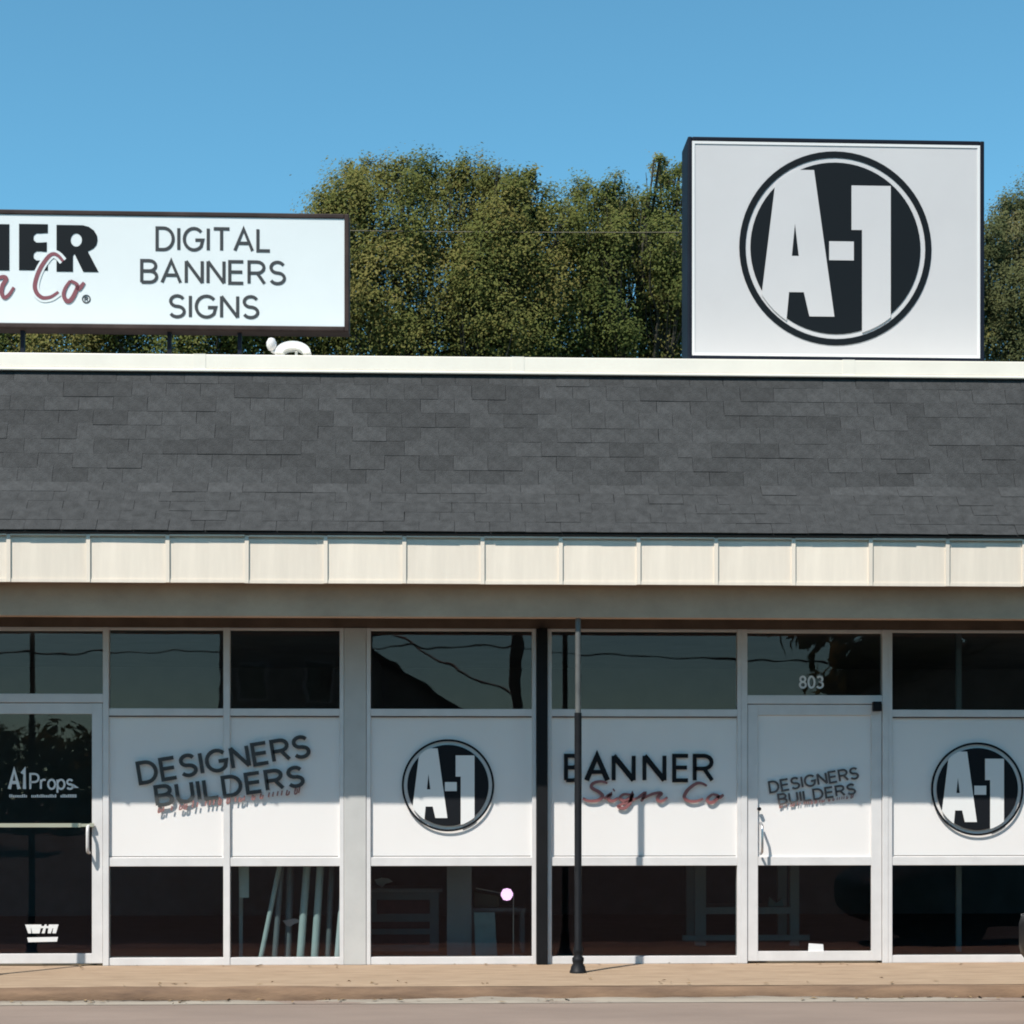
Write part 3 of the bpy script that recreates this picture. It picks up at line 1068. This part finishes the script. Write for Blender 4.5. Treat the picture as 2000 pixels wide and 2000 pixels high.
MB().tube([(-.12, 0, 0), (-.12, 0, .06)], .008, 6).build('stem', M['paper'], fl)

# ------------------------------------------------------------------ things inside the shop
def leaning_roll(u0, v0, u1, v1, Y, r, m, label):
    """vinyl roll standing behind the glass from its foot at (u0) leaning through (u1, v1)"""
    a = Vector((X(u0, Y), Y, .013 + r * .3))
    p = P(u1, v1, Y + .06)
    d = (p - a).normalized()
    L_ = 1.28 / d.z
    t = empty('vinyl_roll', a)
    tag(t, label, 'roll', 'rolls leaning behind the window')
    mb = MB().tube([(0, 0, 0), d * L_], r, 14, cap=False)
    mb.tube([d * L_, (0, 0, 0)], r * .62, 14, cap=False)
    mb.build('sheet', m, t)
    mb = MB()
    for e, s in ((Vector((0, 0, 0)), 1), (d * L_, -1)):
        mb.tube([e + d * (.004 * s), e + d * (.02 * s)], r * .97, 14)
    mb.build('end_plug', M['rolld'], t)


leaning_roll(508, 1865, 540, 1720, .17, .020, M['roll'], 'thinnest pale tube leaning furthest, behind the window under DESIGNERS')
leaning_roll(536, 1865, 546, 1740, .20, .024, M['rolld'], 'dull dark tube next to the leaning thin tube behind the window')
leaning_roll(562, 1865, 566, 1740, .30, .030, M['rolld'], 'dark roll between the thin tubes and the pale teal pair')
leaning_roll(586, 1865, 596, 1740, .19, .031, M['roll'], 'left one of the two pale teal rolls behind the window')
leaning_roll(614, 1865, 624, 1720, .20, .031, M['roll'], 'right one of the two pale teal rolls behind the window')
leaning_roll(640, 1865, 648, 1700, .28, .026, M['rolld'], 'dark roll just left of the white roll by the pier')
leaning_roll(659, 1865, 668, 1770, .15, .028, M['rollw'], 'white roll standing against the grey pier behind the glass')
rk = empty('roll_rack', (X(590, .55), .55, .013))
tag(rk, 'low rack rail carrying the leaning rolls behind the window', 'rack')
MB().box(-.55, .52, .0, .03, 1.16, 1.20).build('rail', M['tableframe'], rk)
for s in (-.53, .48):
    MB().box(s, s + .03, .032, .062, 0, 1.22).build('upright', M['tableframe'], rk)
# card hanging and a pale pink scrap
MB_ = MB().prism([(X(466, .2), Z(1690, .2)), (X(486, .2), Z(1690, .2)), (X(486, .2), Z(1752, .2)), (X(468, .2), Z(1752, .2))], .2, .205)
tag(MB_.build('hanging_card', M['roll']), 'narrow pale card hanging in the window under BUILDERS', 'card')
pc = MB()
pc.prism([(X(552, .30), Z(1797, .30)), (X(575, .30), Z(1793, .30)), (X(596, .30), Z(1798, .30)), (X(575, .30), Z(1803, .30)), (X(563, .30), Z(1811, .30))], .30, .304)
tag(pc.build('paper_scrap', M['pinkish']), 'pale pinkish paper scrap tucked in front of the leaning rolls', 'paper')

# counter with folded maroon cloth behind the A-1 window
ct = empty('counter', (X(790, 1.1), 1.1, .013))
tag(ct, 'dark counter with maroon front behind the left A-1 window', 'counter')
MB().box(-.42, .30, 0, .5, .0, .52).build('body', M['rolld'], ct)
MB().box(-.45, .33, -.03, .53, .52, .55).build('worktop', M['partition'], ct)
for i, (a, b) in enumerate(((.06, .15), (.20, .26), (.33, .45))):
    MB().box(-.34 + .05 * i, .22, -.012, -.001, a, b).build('drawer_front', M['maroon'], ct, .004)
mb = MB()
cl = [(X(728, .8), Z(1768, .8)), (X(742, .8), Z(1764, .8)), (X(756, .8), Z(1766, .8)), (X(764, .8), Z(1772, .8)), (X(750, .8), Z(1776, .8)), (X(743, .8), Z(1783, .8)), (X(733, .8), Z(1777, .8))]
mb.prism([(a - X(745, .8), b - Z(1783, .8)) for a, b in cl], -.02, .02)
o = tag(mb.build('crumpled_paper', M['paper']), 'small crumpled white paper on the counter behind the left A-1 window', 'paper')
o.location = (X(745, .8) * 1.0, 1.25, .567)
# leaning board and box and lamp
lb = MB()
yb = .62
q = [(X(929, yb), .012), (X(971, yb), .012), (X(966, yb), Z(1782, yb)), (X(926, yb), Z(1782, yb))]
lb.prism(q, 0, .02)
o = tag(lb.build('leaning_board', M['teal']), 'grey-teal board leaning beside the interior pillar', 'board')
o.location = (0, yb, 0)
gb = MB()
gb.prism([(-.1, 0), (.12, -.0), (.12, .10), (-.1, .14)], 0, .3)
o = tag(gb.build('dark_green_box', M['darkgreen'], None, .005), 'dark green box on a stand right of the interior pillar', 'box')
o.location = (X(948, 1.0), 1.0, .40)
bs = empty('low_stand', (X(955, 1.0), 1.0, .013))
tag(bs, 'low dark stand under the green box right of the pillar', 'stand')
MB().box(-.17, .32, -.02, .4, .355, .385).build('top', M['rolld'], bs)
for sx in (-.15, .28):
    for sy in (0, .36):
        MB().box(sx, sx + .03, sy, sy + .03, 0, .354).build('leg', M['rolld'], bs)
# lamp on an arm
lp = P(990, 1747, .55)
la = empty('desk_lamp', (X(990, .55), .55, .013))
tag(la, 'glowing pink globe lamp on a thin arm behind the left A-1 window', 'lamp')
lz = lp.z - .013
MB().lathe([(.0, -.052), (.03, -.044), (.05, -.01), (.05, .012), (.032, .044), (0, .052)], (0, 0, lz), 18).build('globe', M['pink'], la)
mb = MB().tube([(.055, .03, .004), (.055, .03, lz + .01), (0, 0.02, lz)], .006, 6)
mb.tube([(0, .02, lz), (-.10, .05, lz + .02), (-.26, .1, lz + .05)], .004, 6)
mb.build('arm', M['metal'], la)
MB().lathe([(.09, 0), (.09, .012), (.02, .02)], (.055, .03, 0), 16).build('foot', M['rolld'], la)

# display table seen through the BANNER window and the door
ty = 1.6
tb = empty('display_table', (X(1450, ty), ty, .013))
tag(tb, 'grey metal display table seen through the BANNER window and door glass', 'table')
tx = lambda u: X(u, ty) - X(1450, ty)
for ua, ub in ((1358, 1379), (1543, 1561)):
    MB().box(tx(ua), tx(ub), 0, .06, 0, 1.0).build('leg', M['tableframe'], tb)
    MB().box(tx(ua), tx(ub), .6, .66, 0, 1.0).build('leg', M['tableframe'], tb)
MB().box(tx(1250), tx(1620), -.05, .72, 1.0, 1.03).build('table_top', M['tableframe'], tb)
MB().box(tx(1379), tx(1543), .0, .6, Z(1789, ty), Z(1776, ty)).build('shelf', M['tableframe'], tb)
MB().box(tx(1332), tx(1580), -.04, .0, .05, .10).build('base_rail', M['tableframe'], tb)
sc = MB()
sc.prism([(-.06, 0), (.08, .0), (.06, .07), (.01, .03), (-.05, .085)], 0, .05)
o = tag(sc.build('folded_leaflet', M['teal']), 'small teal leaflet on the table shelf seen through the door glass', 'leaflet')
o.location = (X(1518, ty), ty + .1, Z(1776, ty) + .014)

# ------------------------------------------------------------------ trees
def make_tree(name, label, Y, blobs, trunk_u, leaf_m, n_leaf, size, seed, depth=1.0, group='trees behind the shop', base=None):
    rng = np.random.default_rng(seed)
    rr = random.Random(seed)
    spots = None if base is None else blobs
    base = Vector((X(trunk_u, Y), Y, GZ)) if base is None else Vector(base)
    t = empty(name, base)
    tag(t, label, 'tree', group)
    C, Rd = [], []
    for q_ in (spots or []):                 # given in metres from the foot
        C.append(Vector(q_[:3]))
        Rd.append(q_[3])
    for q_ in ([] if spots else blobs):
        u, v, r = q_[:3]
        yy = Y + (rr.uniform(-.6, .6) * depth if len(q_) < 4 else q_[3])
        p = P(u, v, yy)
        C.append(p - base)
        Rd.append(r * (yy - CY) / F)
    C = np.array([tuple(c) for c in C])
    Rd = np.array(Rd)
    wts = Rd ** 2
    cnt = np.maximum(30, ((4.3 if spots is None else 2.2) * n_leaf * wts / wts.sum()).astype(int))
    pos, hue, out = [], [], []
    for c, r, k in zip(C, Rd, cnt):
        kc = max(8, k // (62 if spots is None else 30))
        d = rng.normal(size=(kc, 3))
        d /= np.linalg.norm(d, axis=1)[:, None]
        rad = r * np.where(rng.random(kc) < .72, .74 + .32 * rng.random(kc), .25 + .6 * rng.random(kc))
        rad = np.where(rng.random(kc) < .13, r * (1.02 + .36 * rng.random(kc)), rad)
        cl = c + d * rad[:, None] * np.array([1.0, 1.0, 0.95])
        ch = np.clip(rng.normal(.45, .20) + rng.normal(0, .17, kc), 0, 1)
        idx = rng.integers(0, kc, k)
        sp = rng.normal(scale=min(.115 if spots is None else .4, r * .24), size=(k, 3))
        pos.append(cl[idx] + sp)
        out.append((pos[-1] - c) / r)
        hue.append(np.clip(ch[idx] + rng.normal(0, .06, k), 0, 1))
    pos = np.concatenate(pos)
    hue = np.concatenate(hue)
    n_ = len(pos)
    nv = rng.normal(size=(n_, 3)) * .55 + np.concatenate(out) * .9 + np.array([-.40, -.60, .75])
    nv /= np.linalg.norm(nv, axis=1)[:, None]
    ax = rng.normal(size=(n_, 3))
    ax -= nv * (ax * nv).sum(1)[:, None]
    ax /= np.linalg.norm(ax, axis=1)[:, None]
    bx = np.cross(nv, ax)
    s = size * (.45 if spots is None else .62) * rng.uniform(.6, 1.35, n_)[:, None]
    V = np.empty((n_, 4, 3))
    V[:, 0] = pos - ax * s
    V[:, 1] = pos - bx * s * .55 + nv * s * .12
    V[:, 2] = pos + ax * s
    V[:, 3] = pos + bx * s * .55 + nv * s * .12
    me = bpy.data.meshes.new('crown')
    me.vertices.add(n_ * 4)
    me.vertices.foreach_set('co', V.reshape(-1))
    me.loops.add(n_ * 4)
    me.loops.foreach_set('vertex_index', np.arange(n_ * 4, dtype=np.int32))
    me.polygons.add(n_)
    me.polygons.foreach_set('loop_start', np.arange(0, n_ * 4, 4, dtype=np.int32))
    me.polygons.foreach_set('loop_total', np.full(n_, 4, dtype=np.int32))
    me.update(calc_edges=True)
    at = me.attributes.new('hue', 'FLOAT', 'FACE')
    at.data.foreach_set('value', hue)
    me.materials.append(leaf_m)
    add('crown', me, t)
    # trunk and limbs
    mb = MB()
    top = C[:, 2].max()
    fork = Vector((0, 0, top * .36))
    mb.tube([(0, 0, 0), (.03, .02, top * .12), (-.02, .04, top * .25), fork], [.26, .2, .18, .16], 10)
    trunk = mb.build('trunk', M['bark'], t)
    mb = MB()
    for c, r in zip(C, Rd):
        c = Vector(c)
        st = fork + Vector((rr.uniform(-.06, .06), rr.uniform(-.06, .06), rr.uniform(-.4, 0)))
        mid = st.lerp(c, .5) + Vector((rr.uniform(-.3, .3), rr.uniform(-.3, .3), rr.uniform(-.1, .4)))
        mb.tube([st, st.lerp(mid, .5) + Vector((rr.uniform(-.1, .1), rr.uniform(-.1, .1), .1)), mid, c, c + (c - mid).normalized() * r * .7],
                [.06, .045, .032, .018, .006], 6)
        for k in range(4):
            e = c + Vector((rr.gauss(0, 1), rr.gauss(0, 1), rr.gauss(.3, 1))).normalized() * r * .95
            mb.tube([mid.lerp(c, .6), mid.lerp(e, .7), e], [.022, .014, .005], 5)
    mb.build('limb', M['bark'], trunk)
    return t


make_tree('oak_tree', 'broad olive-green tree between the two roof signs', 13.0,
          [(640, 405, 30), (668, 385, 48), (700, 340, 30), (735, 350, 40), (775, 330, 24), (800, 350, 44), (850, 342, 40), (905, 335, 30), (925, 350, 42), (975, 345, 34), (1010, 370, 40), (1035, 350, 20), (1055, 405, 42), (1095, 445, 48), (1100, 530, 60), (960, 480, 60, -.8), (1010, 500, 55, -.8), (990, 430, 50, -.8), (950, 600, 60, -.9), (985, 640, 60, -.9), (930, 540, 55, -.9),
           (650, 450, 60), (700, 430, 80), (790, 440, 90), (890, 440, 95), (980, 450, 85), (1060, 480, 65),
           (680, 540, 80), (770, 560, 95), (880, 570, 100), (980, 580, 95), (1070, 570, 70),
           (660, 640, 75), (740, 650, 80), (830, 670, 85), (930, 670, 90), (1020, 670, 85), (620, 560, 60), (1090, 660, 70)],
          860, M['leaf_a'], 42000, .058, 21)
make_tree('oak_tree', 'looser tree with sky gaps, just left of the square sign', 13.6,
          [(1130, 375, 30), (1160, 390, 36), (1200, 372, 30), (1230, 395, 30), (1190, 400, 40), (1287, 318, 16), (1330, 330, 22), (1130, 440, 50), (1205, 440, 55), (1262, 400, 34), (1290, 335, 30), (1325, 365, 34), (1310, 425, 50),
           (1150, 520, 62), (1190, 560, 50), (1275, 490, 55), (1340, 500, 60), (1310, 580, 55), (1160, 620, 65), (1230, 660, 60), (1310, 660, 66), (1190, 690, 60), (1270, 640, 40), (1300, 600, 50), (1205, 600, 48), (1290, 540, 50), (1245, 510, 45), (1265, 450, 45), (1220, 480, 45), (1330, 560, 55), (1280, 600, 40), (1350, 610, 50), (1185, 500, 52, -1.0), (1195, 450, 44, -.9), (1150, 560, 50, -1.0), (1300, 470, 48, -1.0), (1330, 540, 50, -1.0), (1290, 520, 40, -.9), (1200, 640, 50, -1.0), (1110, 680, 60),
           (1370, 640, 60), (1390, 540, 70), (1420, 440, 70)],
          1230, M['leaf_b'], 24000, .056, 22)
make_tree('elm_tree', 'dull olive tree right of the square sign', 19.0,
          [(1960, 430, 34), (1985, 405, 26), (2030, 400, 55), (1935, 470, 34), (1990, 490, 60), (2060, 480, 70), (1930, 560, 55), (2000, 590, 75), (2080, 580, 80),
           (1940, 660, 60), (2010, 690, 70), (1880, 620, 60), (1860, 540, 60), (2110, 680, 70)],
          1990, M['leaf_c'], 24000, .060, 23)
make_tree('oak_tree', 'low dense tree half hidden behind the long roof sign', 13.2,
          [(60, 600, 70), (160, 590, 75), (260, 600, 75), (360, 590, 75), (450, 600, 75), (540, 590, 75), (110, 670, 70), (220, 675, 70), (330, 670, 70), (440, 675, 70), (540, 670, 70), (600, 660, 55), (20, 670, 60), (-60, 620, 80)],
          300, M['leaf_b'], 24000, .058, 24)
make_tree('oak_tree', 'tree almost wholly behind the square roof sign', 14.5,
          [(1480, 420, 80), (1580, 400, 85), (1690, 410, 85), (1790, 440, 75), (1500, 540, 90), (1640, 530, 100), (1780, 560, 90), (1560, 650, 90), (1710, 660, 90), (1840, 650, 70)],
          1640, M['leaf_b'], 16000, .060, 25)

# utility poles and a cable behind the shop
def utility_pole(x, y, h, label):
    t = empty('utility_pole', (x, y, GZ))
    tag(t, label, 'pole')
    MB().tube([(0, 0, 0), (0, 0, h * .6), (0, 0, h)], [.16, .14, .11], 12).build('shaft', M['wood'], t)
    MB().box(-1.1, 1.1, -.16, -.06, h - .7, h - .58).build('crossarm', M['wood'], t)
    for xi in (-.95, -.4, .4, .95):
        MB().lathe([(.03, 0), (.05, .04), (.03, .08), (.045, .12), (.0, .15)], (xi, -.11, h - .58), 10).build('insulator', M['housetrim'], t)
    return t


def sag_wire(name, a, b, sag, r, m, label, cat='cable', group=None):
    a, b = Vector(a), Vector(b)
    pts = []
    for i in range(33):
        t = i / 32
        p = a.lerp(b, t)
        p.z -= sag * 4 * t * (1 - t)
        pts.append(p)
    o = MB().tube(pts, r, 6, cap=True).build(name, m)
    return tag(o, label, cat, group)


cy_ = 11.9
cz = P(940, 461, cy_).z
pxr = X(1600, cy_)
utility_pole(-16, cy_ + .16, 11.4, 'wooden utility pole beyond the left edge, behind the shop')
utility_pole(pxr, cy_ + .16, 10.6, 'wooden utility pole hidden behind the square roof sign')
sag_wire('cable', (-16, cy_, cz + .45), (pxr, cy_ - .02, cz + .12), .20, .006, M['cable'], 'thin tan cable crossing in front of the olive tree')

# ------------------------------------------------------------------ across the street (seen in the glass)
def house(x0, x1, y, depth, eave, ridge, label):
    t = empty('house', ((x0 + x1) / 2, y, GZ))
    tag(t, label, 'house')
    w = (x1 - x0) / 2
    mb = MB()
    mb.prism([(-w, 0), (w, 0), (w, eave), (0, ridge - .15), (-w, eave)], -depth, 0)
    mb.build('wall', M['housewall'], t)
    mb = MB()
    s = (ridge - eave) / w
    mb.prism([(-w - .5, eave - .5 * s), (0, ridge), (w + .5, eave - .5 * s), (w + .5, eave - .5 * s + .16), (0, ridge + .18), (-w - .5, eave - .5 * s + .16)], -depth - .4, .4)
    mb.build('roof', M['houseroof'], t)
    for cx in (-w * .55, w * .55):
        f = MB().box(cx - .6, cx + .6, .0, .05, 1.0, 2.3).build('window', M['housetrim'], t)
        MB().box(cx - .5, cx + .5, .052, .06, 1.1, 2.2).build('pane', M['carglass'], f)
    d = MB().box(-.5, .5, 0, .05, .05, 2.1).build('door', M['maroon'], t)
    MB().box(.36, .42, .05, .1, 1.0, 1.06).build('handle', M['metal'], d)


th = empty('house', (-3.0, -45, GZ))
tag(th, 'two-storey house with a sloping side roof, reflected left of the black column', 'house')
MB().box(-4.2, .5, -8, 0, 0, 7.3).build('wall', M['housewall'], th)
MB().box(-4.5, .8, -8.3, .3, 7.3, 7.5).build('roof', M['houseroof'], th)
MB().prism([(.5, 0), (4.0, 0), (4.0, 3.9), (.5, 6.1)], -7, -.05).build('side_wing', M['housewall'], th)
MB().prism([(.5, 6.12), (4.4, 3.67), (4.4, 3.85), (.5, 6.32)], -7.3, .25).build('wing_roof', M['houseroof'], th)
for cx, cz2 in ((-3.1, 1.0), (-1.0, 1.0), (-3.1, 4.4), (-1.0, 4.4), (2.2, 1.0)):
    f = MB().box(cx - .5, cx + .5, .0, .05, cz2, cz2 + 1.4).build('window', M['housetrim'], th)
    MB().box(cx - .42, cx + .42, .052, .06, cz2 + .08, cz2 + 1.32).build('pane', M['carglass'], f)
house(13.2, 25.0, -45, 10, 4.2, 6.9, 'wider gabled house across the street, reflected in the right transom')
utility_pole(1.95, -34, 10.2, 'wooden utility pole across the street, reflected beside the black column')
for i, (dx, dz) in enumerate(((-.95, 9.9), (.4, 9.9), (.95, 9.9))):
    sag_wire('power_line', (-40, -34.1 + .3 * i, 8.6 + .5 * i), (1.95 + dx, -34.1, 9.66), 1.0, .018, M['wire'], ('lowest', 'middle', 'topmost')[i] + ' power line left of the pole across the street', 'power line', 'power lines across the street')
    sag_wire('power_line', (1.95 + dx, -34.1, 9.66), (44, -34.1 + .3 * i, 8.8 + .4 * i), 1.0, .018, M['wire'], ('lowest', 'middle', 'topmost')[i] + ' power line right of the pole across the street', 'power line', 'power lines across the street')
sag_wire('telephone_line', (-34, -33.5, 6.0), (1.95, -33.95, 5.35), .55, .022, M['wire'], 'thick telephone line left of the pole across the street', 'cable')
sag_wire('telephone_line', (1.95, -33.95, 5.25), (40, -34, 5.9), .70, .022, M['wire'], 'thick telephone line right of the pole across the street', 'cable')
sag_wire('service_drop', (1.95, -33.95, 4.0), (-2.4, -44.9, 7.0), .12, .038, M['wire'], 'service wire slanting from the pole to the two-storey house', 'cable')

kr = random.Random(5)
ORD = ('nearest', 'second', 'third', 'fourth', 'fifth', 'sixth', 'seventh', 'eighth')
for side in (-1, 1):  # unseen trees added to block sky light falling on the shopfront
    for i in range(8):
        h = kr.uniform(19, 23)
        tx_ = (-22.0 - 5.8 * i) if side < 0 else (17.5 + 5.8 * i)
        bl = [(kr.uniform(-2.6, 2.6), kr.uniform(-2.5, 2.5), (.16 + .72 * k / 13) * h, kr.uniform(2.0, 2.9)) for k in range(14)]
        make_tree('blocker_tree', ORD[i] + ' tree ' + ('left' if side < 0 else 'right') + ' of the gap, added behind the camera to block sky light', 0, bl, 0, M['leaf_b'], 3200, .70,
                  60 + i + 10 * side, group='trees added to block sky light', base=(tx_, -39 + kr.uniform(-1.5, 1.5) - (10 if (side > 0 and i < 2) else 0), GZ))

for i in range(6):  # added row that blocks the low sky mirrored in the door glass
    bl = [(-4.6 + 9.2 * q / 10 + kr.uniform(-.3, .3), kr.uniform(-.3, .3), zz, 1.0) for q in range(11) for zz in (.9, 2.2, 3.3 + kr.uniform(-.2, .2))]
    hb = make_tree('hedge', ('leftmost', 'second', 'third', 'fourth', 'fifth', 'rightmost')[i] + ' stretch of tall hedge added across the street to darken the door glass', 0, bl, 0, M['leaf_b'], 2600, .34,
                   120 + i, group='hedge added to block low sky', base=(-25 + 10 * i, -60, GZ))
    hb['category'] = 'hedge'

# ------------------------------------------------------------------ parked car at the right edge
def parked_car(nose_x, yc):
    t = empty('parked_car', (nose_x + 2.2, yc, GZ))
    tag(t, 'dark parked car whose nose just enters at the right edge', 'car')
    def loft(stations, name, m, parent):
        v, f = [], []
        k = 16
        for (x, w, z0, z1) in stations:
            for i in range(k):
                a = 2 * math.pi * (i + .5) / k
                c_, s_ = math.cos(a), math.sin(a)
                e = .45
                v.append((x, w * math.copysign(abs(c_) ** e, c_), (z0 + z1) / 2 + (z1 - z0) / 2 * math.copysign(abs(s_) ** e, s_)))
        for j in range(len(stations) - 1):
            for i in range(k):
                q = (i + 1) % k
                f.append((j * k + i, j * k + q, (j + 1) * k + q, (j + 1) * k + i))
        f.append(tuple(range(k))[::-1])
        f.append(tuple((len(stations) - 1) * k + i for i in range(k)))
        return MB().raw(v, f, 0, True).build(name, m, parent)
    L = -2.2
    body = loft([(L, .50, .42, .62), (L + .03, .62, .34, .68), (L + .12, .76, .26, .72), (L + .35, .84, .22, .78), (L + .8, .88, .2, .86), (L + 1.3, .89, .2, .93),
                 (L + 2.4, .89, .2, .95), (L + 3.4, .89, .2, .96), (L + 4.0, .87, .24, .95), (L + 4.3, .8, .3, .9), (L + 4.4, .62, .38, .8)], 'body', M['paint'], t)
    loft([(L + 1.35, .70, .90, .95), (L + 1.9, .66, .9, 1.28), (L + 2.3, .62, .9, 1.42), (L + 3.0, .62, .9, 1.42), (L + 3.5, .64, .9, 1.28), (L + 3.95, .7, .9, .97)], 'cabin', M['carglass'], t)
    loft([(L + 2.05, .56, 1.385, 1.42), (L + 2.4, .60, 1.40, 1.455), (L + 3.0, .60, 1.40, 1.455), (L + 3.3, .56, 1.385, 1.42)], 'roof', M['paint'], t)
    for sx in (L + .85, L + 3.5):
        for sy in (-.80, .80):
            wh = MB().tube([(sx, sy - .1, .32), (sx, sy + .1, .32)], .32, 24).build('wheel', M['rubber'], t)
            MB().tube([(sx, sy - .105, .32), (sx, sy + .105, .32)], .20, 16).build('rim', M['black'], wh)
    for sy in (-.6, .6):
        MB().lathe([(0, -.06), (.09, -.03), (.10, .03), (0, .06)], (L + .14, sy, .62), 12).build('headlight', M['lamp'], t)
    MB().box(L - .012, L + .03, -.30, .30, .36, .44).build('grille', M['black'], t)
    for sy in (-.93, .93):
        MB().box(L + 1.55, L + 1.68, sy - .07, sy + .07, .95, 1.07).build('mirror', M['paint'], t, .02)


parked_car(X(1984, -3.0) + .185, -3.0)

# ------------------------------------------------------------------ dry leaves swept against the kerb and the wall
rl = random.Random(17)
mb = MB()
for i in range(170):
    x = rl.uniform(-4.6, 5.6)
    if rl.random() < .62:
        y, z = KY - .02 - abs(rl.gauss(0, .09)), GZ + .016
    elif rl.random() < .5:
        y, z = KY + .13 + abs(rl.gauss(0, .15)), .006
    else:
        y, z = -.06 - abs(rl.gauss(0, .10)), .010
    a = rl.uniform(0, 6.28)
    l_ = rl.uniform(.012, .034)
    ca, sa = math.cos(a) * l_, math.sin(a) * l_
    h1, h2 = rl.uniform(0, .012), rl.uniform(0, .012)
    mb.raw([(x - ca, y - sa, z), (x + sa * .5, y - ca * .5, z + h1), (x + ca, y + sa, z + .004), (x - sa * .5, y + ca * .5, z + h2)], [(0, 1, 2, 3)])
M['litter'] = mat('dry_leaves', (0.16, 0.10, 0.05), 0.9, c2=(0.30, 0.20, 0.10), vscale=9)
tag(mb.build('leaf_litter', M['litter']), 'scattered dry brown leaves along the kerb', 'leaves', kind='stuff')
